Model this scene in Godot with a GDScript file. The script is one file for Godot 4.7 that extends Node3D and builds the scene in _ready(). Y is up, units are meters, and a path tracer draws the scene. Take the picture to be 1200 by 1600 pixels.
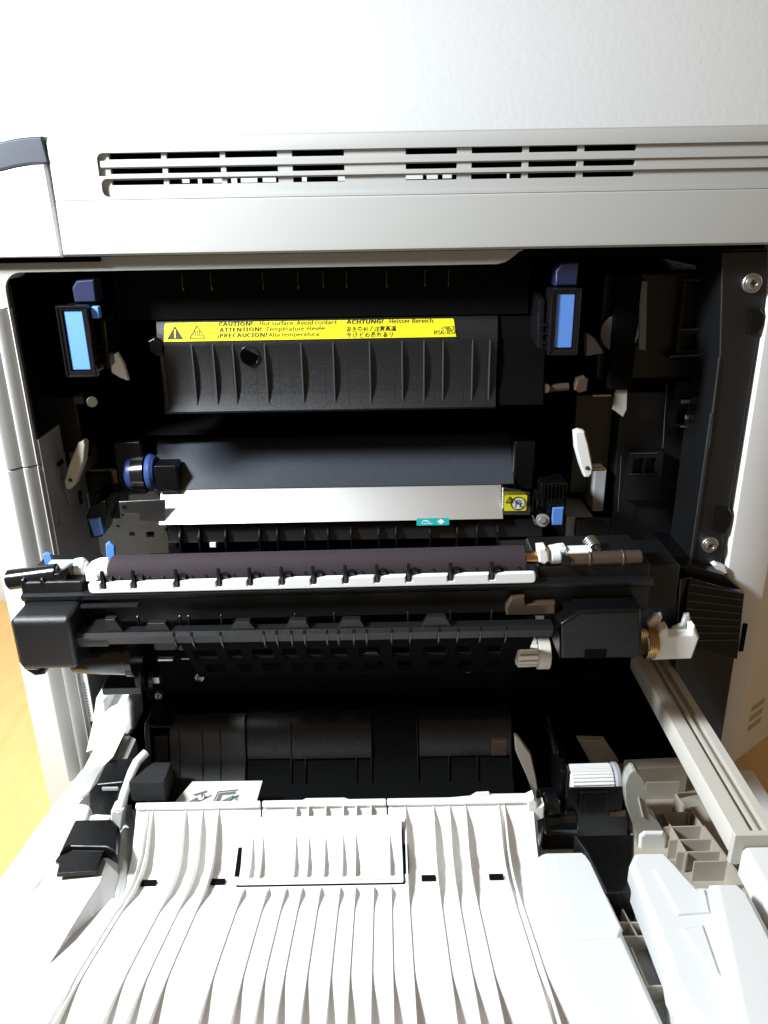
extends Node3D
# A printer with its side door folded open, seen close up. Metres, y up: z = 0 is the face of the printer's side, x = 0 the middle of the picture.

const DOOR_SLOPE := 0.18      # the open door rises a little towards its outer end

# ---------------------------------------------------------------- shapes
class Shape:
	var sets := {}
	var mat: Material
	var xf := Transform3D()

	func _init(m: Material = null):
		mat = m

	func put(p: Vector3, n: Vector3, into: Array) -> void:
		into[0].append(xf * p)
		into[1].append((xf.basis * n).normalized())

	func tri(a: Vector3, b: Vector3, c: Vector3, na: Vector3, nb: Vector3, nc: Vector3) -> void:
		if not sets.has(mat):
			sets[mat] = [PackedVector3Array(), PackedVector3Array()]
		var into: Array = sets[mat]
		if (b - a).cross(c - a).dot(na + nb + nc) > 0.0:
			put(a, na, into); put(c, nc, into); put(b, nb, into)
		else:
			put(a, na, into); put(b, nb, into); put(c, nc, into)

	func quad(a: Vector3, b: Vector3, c: Vector3, d: Vector3, na: Vector3, nb: Vector3, nc: Vector3, nd: Vector3) -> void:
		tri(a, b, c, na, nb, nc)
		tri(a, c, d, na, nc, nd)

	func flat(a: Vector3, b: Vector3, c: Vector3, d: Vector3, n: Vector3) -> void:
		quad(a, b, c, d, n, n, n, n)

	# a box with rounded edges
	func box(x0: float, y0: float, z0: float, x1: float, y1: float, z1: float, ch := 0.0006) -> void:
		var lo := Vector3(minf(x0, x1), minf(y0, y1), minf(z0, z1))
		var hi := Vector3(maxf(x0, x1), maxf(y0, y1), maxf(z0, z1))
		var c := minf(ch, 0.45 * minf(hi.x - lo.x, minf(hi.y - lo.y, hi.z - lo.z)))
		var mid := (lo + hi) / 2.0
		var h := (hi - lo) / 2.0
		var at := func(s: Vector3, axis: int) -> Vector3:
			var p := Vector3(h.x - c, h.y - c, h.z - c)
			p[axis] = h[axis]
			return mid + p * s
		for axis in 3:
			var u := (axis + 1) % 3
			var w := (axis + 2) % 3
			for s in [-1.0, 1.0]:
				var n := Vector3.ZERO
				n[axis] = s
				var q := []
				for k in [[-1, -1], [1, -1], [1, 1], [-1, 1]]:
					var e := Vector3.ZERO
					e[axis] = s; e[u] = k[0]; e[w] = k[1]
					q.append(at.call(e, axis))
				flat(q[0], q[1], q[2], q[3], n)
			# the four edges along this axis
			for su in [-1.0, 1.0]:
				for sw in [-1.0, 1.0]:
					var e0 := Vector3.ZERO
					e0[axis] = -1; e0[u] = su; e0[w] = sw
					var e1 := e0
					e1[axis] = 1
					var nu := Vector3.ZERO
					nu[u] = su
					var nw := Vector3.ZERO
					nw[w] = sw
					quad(at.call(e0, u), at.call(e1, u), at.call(e1, w), at.call(e0, w), nu, nu, nw, nw)
		for sx in [-1.0, 1.0]:
			for sy in [-1.0, 1.0]:
				for sz in [-1.0, 1.0]:
					var s := Vector3(sx, sy, sz)
					tri(at.call(s, 0), at.call(s, 1), at.call(s, 2), Vector3(sx, 0, 0), Vector3(0, sy, 0), Vector3(0, 0, sz))

	# an outline drawn out from a to b along the basis' z axis, its rims rounded
	func prism(given: PackedVector2Array, a: float, b: float, ch := 0.0005, base := Basis.IDENTITY) -> void:
		var poly := given.duplicate()
		var area := 0.0
		for i in poly.size():
			area += poly[i].cross(poly[(i + 1) % poly.size()])
		if area < 0.0:
			poly.reverse()
		if a > b:
			var t := a
			a = b
			b = t
		ch = minf(ch, (b - a) * 0.4)
		var n := poly.size()
		var en := PackedVector2Array()
		for i in n:
			var e := (poly[(i + 1) % n] - poly[i]).normalized()
			en.append(Vector2(e.y, -e.x))
		var ins := PackedVector2Array()
		for i in n:
			var n0 := en[(i + n - 1) % n]
			var n1 := en[i]
			ins.append(poly[i] - (n0 + n1) / maxf(1.0 + n0.dot(n1), 0.3) * ch)
		var idx := Geometry2D.triangulate_polygon(ins)
		if idx.is_empty():
			ins = poly
			idx = Geometry2D.triangulate_polygon(poly)
		var p3 := func(p: Vector2, z: float) -> Vector3: return base * Vector3(p.x, p.y, z)
		var d3 := func(p: Vector2) -> Vector3: return base * Vector3(p.x, p.y, 0)
		var up: Vector3 = base * Vector3(0, 0, 1)
		for k in range(0, idx.size(), 3):
			tri(p3.call(ins[idx[k]], b), p3.call(ins[idx[k + 1]], b), p3.call(ins[idx[k + 2]], b), up, up, up)
			tri(p3.call(ins[idx[k]], a), p3.call(ins[idx[k + 1]], a), p3.call(ins[idx[k + 2]], a), -up, -up, -up)
		for i in n:
			var j := (i + 1) % n
			var before := en[(i + n - 1) % n]
			var after := en[j]
			var ni: Vector3 = d3.call((before + en[i]).normalized() if before.dot(en[i]) > 0.75 else en[i])
			var nj: Vector3 = d3.call((after + en[i]).normalized() if after.dot(en[i]) > 0.75 else en[i])
			var pi: Vector2 = poly[i]
			var pj: Vector2 = poly[j]
			quad(p3.call(pi, a + ch), p3.call(pj, a + ch), p3.call(pj, b - ch), p3.call(pi, b - ch), ni, nj, nj, ni)
			quad(p3.call(pi, b - ch), p3.call(pj, b - ch), p3.call(ins[j], b), p3.call(ins[i], b), ni, nj, up, up)
			quad(p3.call(pi, a + ch), p3.call(pj, a + ch), p3.call(ins[j], a), p3.call(ins[i], a), ni, nj, -up, -up)

	# a side outline of (z, y) points drawn out along x
	func across(poly: PackedVector2Array, x0: float, x1: float, ch := 0.0005) -> void:
		prism(poly, x0, x1, ch, Basis(Vector3(0, 0, 1), Vector3(0, 1, 0), Vector3(1, 0, 0)))

	# a plan of (x, z) points drawn out along y
	func upright(poly: PackedVector2Array, y0: float, y1: float, ch := 0.0005) -> void:
		prism(poly, y0, y1, ch, Basis(Vector3(1, 0, 0), Vector3(0, 0, 1), Vector3(0, 1, 0)))

	# a plan of (x, z) points standing on the sloping door, from c0 to c1 above the door's zero plane
	func on_door(poly: PackedVector2Array, c0: float, c1: float, ch := 0.0008) -> void:
		prism(poly, c0, c1, ch, Basis(Vector3(1, 0, 0), Vector3(0, DOOR_SLOPE, 1), Vector3(0, 1, 0)))

	# a bent strip: the line (z, y) given thickness t downwards
	func strip(line: PackedVector2Array, t: float, x0: float, x1: float, ch := 0.0003) -> void:
		var poly := line.duplicate()
		for k in range(line.size() - 1, -1, -1):
			var d := (line[mini(k + 1, line.size() - 1)] - line[maxi(k - 1, 0)]).normalized()
			var nn := Vector2(-d.y, d.x)
			if nn.y > 0.0 or (absf(nn.y) < 0.01 and nn.x > 0.0):
				nn = -nn
			poly.append(line[k] + nn * t)
		across(poly, x0, x1, ch)

	# a turned shape from a to b: list of (distance along, radius)
	func turned(a: Vector3, b: Vector3, profile: Array, seg := 24) -> void:
		var axis := (b - a).normalized()
		var u := axis.cross(Vector3.UP if absf(axis.y) < 0.9 else Vector3.RIGHT).normalized()
		var w := axis.cross(u)
		for k in profile.size() - 1:
			var p: Vector2 = profile[k]
			var q: Vector2 = profile[k + 1]
			if p.distance_to(q) < 1e-7:
				continue
			var slope := Vector2(q.y - p.y, -(q.x - p.x)).normalized()  # (along, out) of the normal, sign below
			for i in seg:
				var t0 := TAU * i / seg
				var t1 := TAU * (i + 1) / seg
				var d0 := u * cos(t0) + w * sin(t0)
				var d1 := u * cos(t1) + w * sin(t1)
				var n0 := (d0 * -slope.y - axis * slope.x).normalized()
				var n1 := (d1 * -slope.y - axis * slope.x).normalized()
				if absf(q.x - p.x) < 1e-7:
					var s := 1.0 if k * 2 >= profile.size() - 1 else -1.0
					n0 = axis * s
					n1 = n0
				quad(a + axis * p.x + d0 * p.y, a + axis * p.x + d1 * p.y, a + axis * q.x + d1 * q.y, a + axis * q.x + d0 * q.y, n0, n1, n1, n0)

	# a round bar with chamfered ends
	func bar(a: Vector3, b: Vector3, r: float, seg := 20, ch := 0.0004) -> void:
		var l := a.distance_to(b)
		ch = minf(ch, minf(r * 0.5, l * 0.4))
		turned(a, b, [Vector2(0, 0), Vector2(0, r - ch), Vector2(ch, r), Vector2(l - ch, r), Vector2(l, r - ch), Vector2(l, 0)], seg)

	# a wire or a hose along points
	func wire(path: PackedVector3Array, r: float, seg := 8) -> void:
		var rings := []
		for k in path.size():
			var d := (path[mini(k + 1, path.size() - 1)] - path[maxi(k - 1, 0)]).normalized()
			var u := d.cross(Vector3(0.31, 0.77, 0.55)).normalized()
			rings.append([path[k], u, d.cross(u)])
		for k in path.size() - 1:
			for i in seg:
				var q := []
				for c in [[k, i], [k, i + 1], [k + 1, i + 1], [k + 1, i]]:
					var g: Array = rings[c[0]]
					var o: Vector3 = g[1] * cos(TAU * c[1] / seg) + g[2] * sin(TAU * c[1] / seg)
					q.append([g[0] + o * r, o])
				quad(q[0][0], q[1][0], q[2][0], q[3][0], q[0][1], q[1][1], q[2][1], q[3][1])

	func coil(a: Vector3, b: Vector3, big: float, r: float, turns: float) -> void:
		var axis := (b - a).normalized()
		var u := axis.cross(Vector3.UP).normalized()
		var w := axis.cross(u)
		var path := PackedVector3Array()
		var n := int(turns * 18)
		for k in n + 1:
			var t := TAU * turns * k / n
			path.append(a.lerp(b, float(k) / n) + (u * cos(t) + w * sin(t)) * big)
		wire(path, r, 6)

	# a sheet in the plane of x and y from z0 (back) to z1 (front) with rectangular holes Rect2(x, y, w, h)
	func plate(x0: float, y0: float, x1: float, y1: float, z0: float, z1: float, holes: Array) -> void:
		var xs := [x0, x1]
		var ys := [y0, y1]
		for h in holes:
			xs.append_array([clampf(h.position.x, x0, x1), clampf(h.end.x, x0, x1)])
			ys.append_array([clampf(h.position.y, y0, y1), clampf(h.end.y, y0, y1)])
		xs.sort()
		ys.sort()
		var open := func(i: int, j: int) -> bool:
			if i < 0 or j < 0 or i >= xs.size() - 1 or j >= ys.size() - 1:
				return true
			var p := Vector2((xs[i] + xs[i + 1]) / 2.0, (ys[j] + ys[j + 1]) / 2.0)
			for h in holes:
				if h.has_point(p):
					return true
			return false
		for i in xs.size() - 1:
			for j in ys.size() - 1:
				if xs[i + 1] - xs[i] < 1e-6 or ys[j + 1] - ys[j] < 1e-6 or open.call(i, j):
					continue
				var a := Vector2(xs[i], ys[j])
				var b := Vector2(xs[i + 1], ys[j + 1])
				for s in [[z1, Vector3(0, 0, 1)], [z0, Vector3(0, 0, -1)]]:
					flat(Vector3(a.x, a.y, s[0]), Vector3(b.x, a.y, s[0]), Vector3(b.x, b.y, s[0]), Vector3(a.x, b.y, s[0]), s[1])
				for e in [[-1, 0], [1, 0], [0, -1], [0, 1]]:
					var i2: int = i + e[0]
					var j2: int = j + e[1]
					while i2 >= 0 and i2 < xs.size() - 1 and xs[i2 + 1] - xs[i2] < 1e-6:
						i2 += e[0]
					while j2 >= 0 and j2 < ys.size() - 1 and ys[j2 + 1] - ys[j2] < 1e-6:
						j2 += e[1]
					if not open.call(i2, j2):
						continue
					var n := Vector3(e[0], e[1], 0)
					if e[0] != 0:
						var x: float = b.x if e[0] > 0 else a.x
						flat(Vector3(x, a.y, z0), Vector3(x, b.y, z0), Vector3(x, b.y, z1), Vector3(x, a.y, z1), n)
					else:
						var y: float = b.y if e[1] > 0 else a.y
						flat(Vector3(a.x, y, z0), Vector3(b.x, y, z0), Vector3(b.x, y, z1), Vector3(a.x, y, z1), n)

	# lettering lying in the plane of the transform, its capitals about `high` tall
	func letters(text: String, bold: bool, high: float, at: Transform3D, lean := 0.0, wide := 1.0) -> void:
		var font := SystemFont.new()
		font.font_names = PackedStringArray(["Droid Sans"])
		font.font_weight = 700 if bold else 400
		var tm := TextMesh.new()
		tm.text = text
		tm.font = font
		tm.font_size = 32
		tm.pixel_size = high / 23.0
		tm.depth = 0.0
		tm.curve_step = 1.5
		tm.horizontal_alignment = HORIZONTAL_ALIGNMENT_LEFT
		tm.vertical_alignment = VERTICAL_ALIGNMENT_BOTTOM
		var arrays := tm.get_mesh_arrays()
		if arrays.is_empty() or arrays[Mesh.ARRAY_VERTEX] == null:
			return
		var v: PackedVector3Array = arrays[Mesh.ARRAY_VERTEX]
		var ix: PackedInt32Array = arrays[Mesh.ARRAY_INDEX] if arrays[Mesh.ARRAY_INDEX] != null else PackedInt32Array(range(v.size()))
		var up := at.basis.z.normalized()
		for k in range(0, ix.size() - 2, 3):
			var q := []
			for c in 3:
				var p := v[ix[k + c]]
				q.append(at * Vector3(p.x * wide + p.y * lean, p.y, 0.0))
			tri(q[0], q[1], q[2], up, up, up)

	# thin strokes in the plane of the transform: list of PackedVector2Array lines
	func strokes(lines: Array, w: float, at: Transform3D) -> void:
		var up := at.basis.z.normalized()
		for line in lines:
			for k in line.size() - 1:
				var a: Vector2 = line[k]
				var b: Vector2 = line[k + 1]
				var d := (b - a).normalized() * w / 2.0
				var o := Vector2(-d.y, d.x)
				a -= d
				b += d
				flat(at * Vector3(a.x - o.x, a.y - o.y, 0), at * Vector3(b.x - o.x, b.y - o.y, 0), at * Vector3(b.x + o.x, b.y + o.y, 0), at * Vector3(a.x + o.x, a.y + o.y, 0), up)

	# a flat filled outline in the plane of the transform
	func patch(poly: PackedVector2Array, at: Transform3D) -> void:
		var up := at.basis.z.normalized()
		var idx := Geometry2D.triangulate_polygon(poly)
		for k in range(0, idx.size(), 3):
			var q := []
			for c in 3:
				q.append(at * Vector3(poly[idx[k + c]].x, poly[idx[k + c]].y, 0))
			tri(q[0], q[1], q[2], up, up, up)

	func mesh() -> ArrayMesh:
		var am := ArrayMesh.new()
		for m in sets:
			var arrays := []
			arrays.resize(Mesh.ARRAY_MAX)
			arrays[Mesh.ARRAY_VERTEX] = sets[m][0]
			arrays[Mesh.ARRAY_NORMAL] = sets[m][1]
			am.add_surface_from_arrays(Mesh.PRIMITIVE_TRIANGLES, arrays)
			am.surface_set_material(am.get_surface_count() - 1, m)
		return am


func part(called: String, sh: Shape, parent: Node3D, label := "") -> MeshInstance3D:
	var o := MeshInstance3D.new()
	o.name = called
	o.mesh = sh.mesh()
	parent.add_child(o, true)
	if label:
		o.set_meta("label", label)
	return o


func again(o: MeshInstance3D, parent: Node3D, at: Vector3) -> MeshInstance3D:
	var c: MeshInstance3D = o.duplicate()
	parent.add_child(c, true)
	c.position = at
	return c


func pts(list: Array) -> PackedVector2Array:
	var out := PackedVector2Array()
	for k in range(0, list.size(), 2):
		out.append(Vector2(list[k], list[k + 1]))
	return out


func arc(c: Vector2, r: float, a0: float, a1: float, n := 6) -> PackedVector2Array:
	var out := PackedVector2Array()
	for k in n + 1:
		var t := deg_to_rad(lerpf(a0, a1, float(k) / n))
		out.append(c + Vector2(cos(t), sin(t)) * r)
	return out


func ring_path(c: Vector3, r: float) -> PackedVector3Array:
	var out := PackedVector3Array()
	for k in 29:
		out.append(c + Vector3(cos(TAU * k / 28.0), sin(TAU * k / 28.0), 0) * r)
	return out


func round_rect(x0: float, y0: float, x1: float, y1: float, r: float) -> PackedVector2Array:
	var out := arc(Vector2(x1 - r, y1 - r), r, 0, 90, 4)
	out.append_array(arc(Vector2(x0 + r, y1 - r), r, 90, 180, 4))
	out.append_array(arc(Vector2(x0 + r, y0 + r), r, 180, 270, 4))
	out.append_array(arc(Vector2(x1 - r, y0 + r), r, 270, 360, 4))
	return out


# ---------------------------------------------------------------- materials
var M := {}
var tex := {}


func noise(called: String, freq: float, octaves: int, as_normal: bool, bump := 4.0, seed_ := 3, low := 0.0, high := 1.0) -> NoiseTexture2D:
	var t := NoiseTexture2D.new()
	var f := FastNoiseLite.new()
	f.noise_type = FastNoiseLite.TYPE_SIMPLEX_SMOOTH
	f.frequency = freq
	f.fractal_octaves = octaves
	f.seed = seed_
	t.width = 512
	t.height = 512
	t.seamless = true
	t.noise = f
	t.as_normal_map = as_normal
	t.bump_strength = bump
	if not as_normal:
		var g := Gradient.new()
		g.set_color(0, Color(low, low, low))
		g.set_color(1, Color(high, high, high))
		t.color_ramp = g
	tex[called] = t
	return t


func mat(called: String, r: float, g: float, b: float, rough: float, opt := {}) -> StandardMaterial3D:
	var m := StandardMaterial3D.new()
	m.resource_name = called
	m.albedo_color = Color(r, g, b).linear_to_srgb()
	m.roughness = rough
	m.uv1_triplanar = true
	m.uv1_world_triplanar = true
	m.uv1_scale = Vector3.ONE * opt.get("scale", 25.0)
	if opt.has("normal"):
		m.normal_enabled = true
		m.normal_texture = tex[opt.normal]
		m.normal_scale = opt.get("depth", 0.3)
	if opt.has("wear"):
		m.albedo_texture = tex[opt.wear]
	if opt.has("gloss"):
		m.roughness_texture = tex[opt.gloss]
	m.metallic = opt.get("metal", 0.0)
	m.metallic_specular = opt.get("spec", 0.5)
	if opt.has("sss"):
		m.subsurf_scatter_enabled = true
		m.subsurf_scatter_strength = opt.sss
	M[called] = m
	return m


func _ready() -> void:
	# ---- camera, light, exposure
	var cam := Camera3D.new()
	cam.name = "camera"
	cam.position = Vector3(0, 0.39, 0.46)
	cam.rotation_degrees = Vector3(-21.5, 0, -1.0)
	cam.fov = 65.42
	cam.near = 0.02
	cam.far = 20.0
	add_child(cam)
	cam.current = true

	var env := Environment.new()
	env.background_mode = Environment.BG_COLOR
	env.background_color = Color(0.64, 0.55, 0.45)   # the dim, warm room behind the photographer
	env.background_energy_multiplier = 0.6
	env.tonemap_mode = Environment.TONE_MAPPER_LINEAR
	env.tonemap_exposure = 1.0
	env.sdfgi_enabled = true
	env.ssao_enabled = true
	env.ssil_enabled = true
	var we := WorldEnvironment.new()
	we.name = "surroundings"
	we.environment = env
	add_child(we)

	# daylight from a window to the left of the printer
	var window := AreaLight3D.new()
	window.name = "window_daylight"
	window.area_size = Vector2(0.07, 0.12)
	window.light_color = Color(0.93, 0.97, 1.0)
	window.light_energy = 1.3
	window.shadow_enabled = true
	add_child(window)
	window.look_at_from_position(Vector3(-0.46, 0.60, 0.235), Vector3(0.0, 0.22, 0.0))

	make_materials()
	build_setting()
	var printer := Node3D.new()
	printer.name = "printer"
	printer.set_meta("label", "grey and white laser printer with its side door folded down and its black insides open")
	printer.set_meta("category", "printer")
	add_child(printer)
	build_casing(printer)
	build_cavity(printer)
	build_fuser(printer)
	build_belt(printer)
	build_transfer_roller(printer)
	build_feed(printer)
	build_door(printer)


func make_materials() -> void:
	noise("grain", 0.09, 2, true, 6.0, 5)
	noise("plaster", 0.035, 5, true, 10.0, 8)
	noise("patchy", 0.012, 4, false, 1.0, 11, 0.93, 1.0)
	noise("dusty", 0.02, 5, false, 1.0, 17, 0.6, 1.0)
	noise("smear", 0.01, 4, false, 1.0, 23, 0.8, 1.0)
	mat("casing_grey", 0.40, 0.392, 0.37, 0.5, {"normal": "grain", "depth": 0.02, "scale": 50.0})
	mat("casing_white", 0.74, 0.735, 0.72, 0.45, {"normal": "grain", "depth": 0.03, "scale": 50.0})
	mat("band_grey", 0.030, 0.031, 0.042, 0.5, {"normal": "grain", "depth": 0.05, "scale": 40.0})
	mat("lip_shade_grey", 0.30, 0.295, 0.26, 0.5, {"normal": "grain", "depth": 0.1, "scale": 14.0})  # casing plastic darkened to olive, the shade under the cover painted in
	mat("guide_white", 0.84, 0.825, 0.80, 0.42, {"normal": "grain", "depth": 0.03, "scale": 50.0})
	mat("black", 0.0045, 0.0045, 0.005, 0.32, {"spec": 0.42, "normal": "grain", "depth": 0.15, "scale": 50.0, "wear": "dusty", "gloss": "smear"})
	mat("black_gloss", 0.006, 0.006, 0.007, 0.2, {"normal": "grain", "depth": 0.08, "scale": 20.0, "gloss": "smear"})
	mat("black_grain", 0.0085, 0.0085, 0.0095, 0.44, {"normal": "grain", "depth": 0.5, "scale": 70.0, "wear": "dusty", "gloss": "smear"})
	mat("black_deep", 0.004, 0.004, 0.004, 0.8, {"spec": 0.12})
	mat("blue_dim", 0.03, 0.06, 0.19, 0.35)
	mat("dull_grey", 0.15, 0.15, 0.16, 0.5)
	mat("rib_highlight", 0.045, 0.045, 0.048, 0.28)  # lighter grey that paints highlights onto ribs and edges
	mat("steel_dark", 0.50, 0.50, 0.50, 0.25, {"metal": 1.0})  # the strip's steel made darker to imitate dim reflections at its ends
	mat("flange_reflection", 0.20, 0.155, 0.095, 0.45)  # tan painted in place of the brown that the bent metal reflects
	mat("plate_bounce", 0.60, 0.595, 0.57, 0.5, {"wear": "patchy"})  # grey sheet metal lightened to stand in for bounced light
	mat("casing_pale", 0.68, 0.68, 0.665, 0.5, {"normal": "grain", "depth": 0.03, "scale": 50.0})  # casing white darkened in place of weaker light on the right
	mat("void", 0.001, 0.001, 0.001, 1.0, {"spec": 0.0})
	mat("slate", 0.040, 0.044, 0.054, 0.27, {"normal": "grain", "depth": 0.04, "wear": "patchy"})
	mat("blue", 0.10, 0.235, 0.62, 0.45, {"normal": "grain", "depth": 0.1})
	mat("blue_shaded", 0.012, 0.016, 0.05, 0.4)  # blue of the pads darkened, shade put into the colour
	mat("sheet_grey", 0.36, 0.36, 0.365, 0.5, {"normal": "grain", "depth": 0.06, "wear": "patchy"})
	mat("steel", 0.85, 0.845, 0.83, 0.42, {"metal": 1.0})
	mat("steel_dull", 0.45, 0.44, 0.42, 0.4, {"metal": 1.0})
	mat("brass", 0.55, 0.36, 0.16, 0.3, {"metal": 1.0})
	mat("bronze", 0.10, 0.07, 0.05, 0.4, {"metal": 0.5})
	mat("nylon", 0.78, 0.765, 0.72, 0.4, {"sss": 0.08})
	mat("nylon_cream", 0.60, 0.56, 0.47, 0.4)
	mat("nylon_clear", 0.36, 0.355, 0.31, 0.2)
	mat("foam_roller", 0.024, 0.0135, 0.018, 0.85, {"normal": "grain", "depth": 0.9, "scale": 30.0, "wear": "patchy"})
	mat("label_yellow", 0.74, 0.66, 0.015, 0.35)
	mat("label_teal", 0.015, 0.40, 0.36, 0.4)
	mat("label_white", 0.72, 0.71, 0.66, 0.4)
	mat("ink", 0.012, 0.012, 0.012, 0.5)
	mat("ink_grey", 0.16, 0.16, 0.17, 0.5)
	mat("ink_green", 0.08, 0.36, 0.16, 0.5)
	mat("ink_white", 0.8, 0.82, 0.82, 0.5)
	mat("copper_green", 0.035, 0.033, 0.014, 0.5, {"normal": "grain", "depth": 0.2})
	mat("arm_shade_tan", 0.56, 0.525, 0.465, 0.5, {"normal": "grain", "depth": 0.035, "scale": 50.0})  # arm plastic tinted tan for the warm shade over it
	mat("honey", 0.40, 0.355, 0.29, 0.5, {"normal": "grain", "depth": 0.08})


func build_setting() -> void:
	# rough plaster wall
	var pm := mat("plaster", 0.80, 0.80, 0.795, 0.9, {"normal": "plaster", "depth": 0.07, "scale": 5.0})
	pm.uv1_triplanar = true
	var s := Shape.new(pm)
	s.box(-3.0, -0.8, -0.55, 3.0, 2.2, -0.45, 0.002)
	var wall := part("wall", s, self, "rough white plaster wall behind the printer")
	wall.set_meta("kind", "structure")
	# table top of pale wood boards
	var grain := FastNoiseLite.new()
	grain.noise_type = FastNoiseLite.TYPE_SIMPLEX_SMOOTH
	grain.frequency = 0.02
	grain.fractal_octaves = 4
	grain.seed = 9
	var im := Image.create(512, 512, false, Image.FORMAT_RGB8)
	for y in 512:
		for x in 512:
			var g := grain.get_noise_2d(x * 4.0, y * 0.35) * 0.5 + 0.5
			var f := grain.get_noise_2d(x * 14.0 + 900.0, y * 0.8) * 0.5 + 0.5
			var t := clampf(g * 0.7 + f * 0.3, 0.0, 1.0)
			im.set_pixel(x, y, Color(0.92, 0.76, 0.50).lerp(Color(0.84, 0.65, 0.37), t * 0.7))
	var wood := StandardMaterial3D.new()
	wood.resource_name = "pine"
	wood.albedo_texture = ImageTexture.create_from_image(im)
	wood.roughness = 0.45
	wood.uv1_triplanar = true
	wood.uv1_world_triplanar = true
	wood.uv1_scale = Vector3.ONE * 2.2
	var table := Node3D.new()
	table.name = "table"
	table.set_meta("label", "yellow wooden table under the printer, showing beside its left foot")
	table.set_meta("category", "table")
	add_child(table)
	var b := Shape.new(wood)
	b.box(-0.72, -0.10, -0.44, 0.72, -0.075, 0.155, 0.002)
	part("tabletop", b, table)
	for sx in [-1, 1]:
		for z in [-0.40, 0.11]:
			var l := Shape.new(wood)
			l.box(sx * 0.68 - 0.025, -0.80, z - 0.025, sx * 0.68 + 0.025, -0.1005, z + 0.025, 0.002)
			part("leg", l, table)


func screw(parent: Node3D, at: Vector3, r: float, slot_turn := 0.4) -> void:
	var s := Shape.new(M.steel_dull)
	s.turned(at + Vector3(0, 0, -0.003), at + Vector3(0, 0, 0.01), [Vector2(0, r * 1.35), Vector2(0.0036, r * 1.35), Vector2(0.0040, r * 1.25), Vector2(0.0040, r), Vector2(0.0052, r * 0.9), Vector2(0.0058, r * 0.55), Vector2(0.0050, r * 0.45), Vector2(0.0050, 0.0)], 20)
	s.mat = M.ink
	for k in 2:
		var t := slot_turn + PI / 2 * k
		var d := Vector2(cos(t), sin(t)) * r * 0.42
		s.strokes([PackedVector2Array([-d, d])], r * 0.18, Transform3D(Basis(), at + Vector3(0, 0, 0.0023)))
	part("screw", s, parent)


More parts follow.
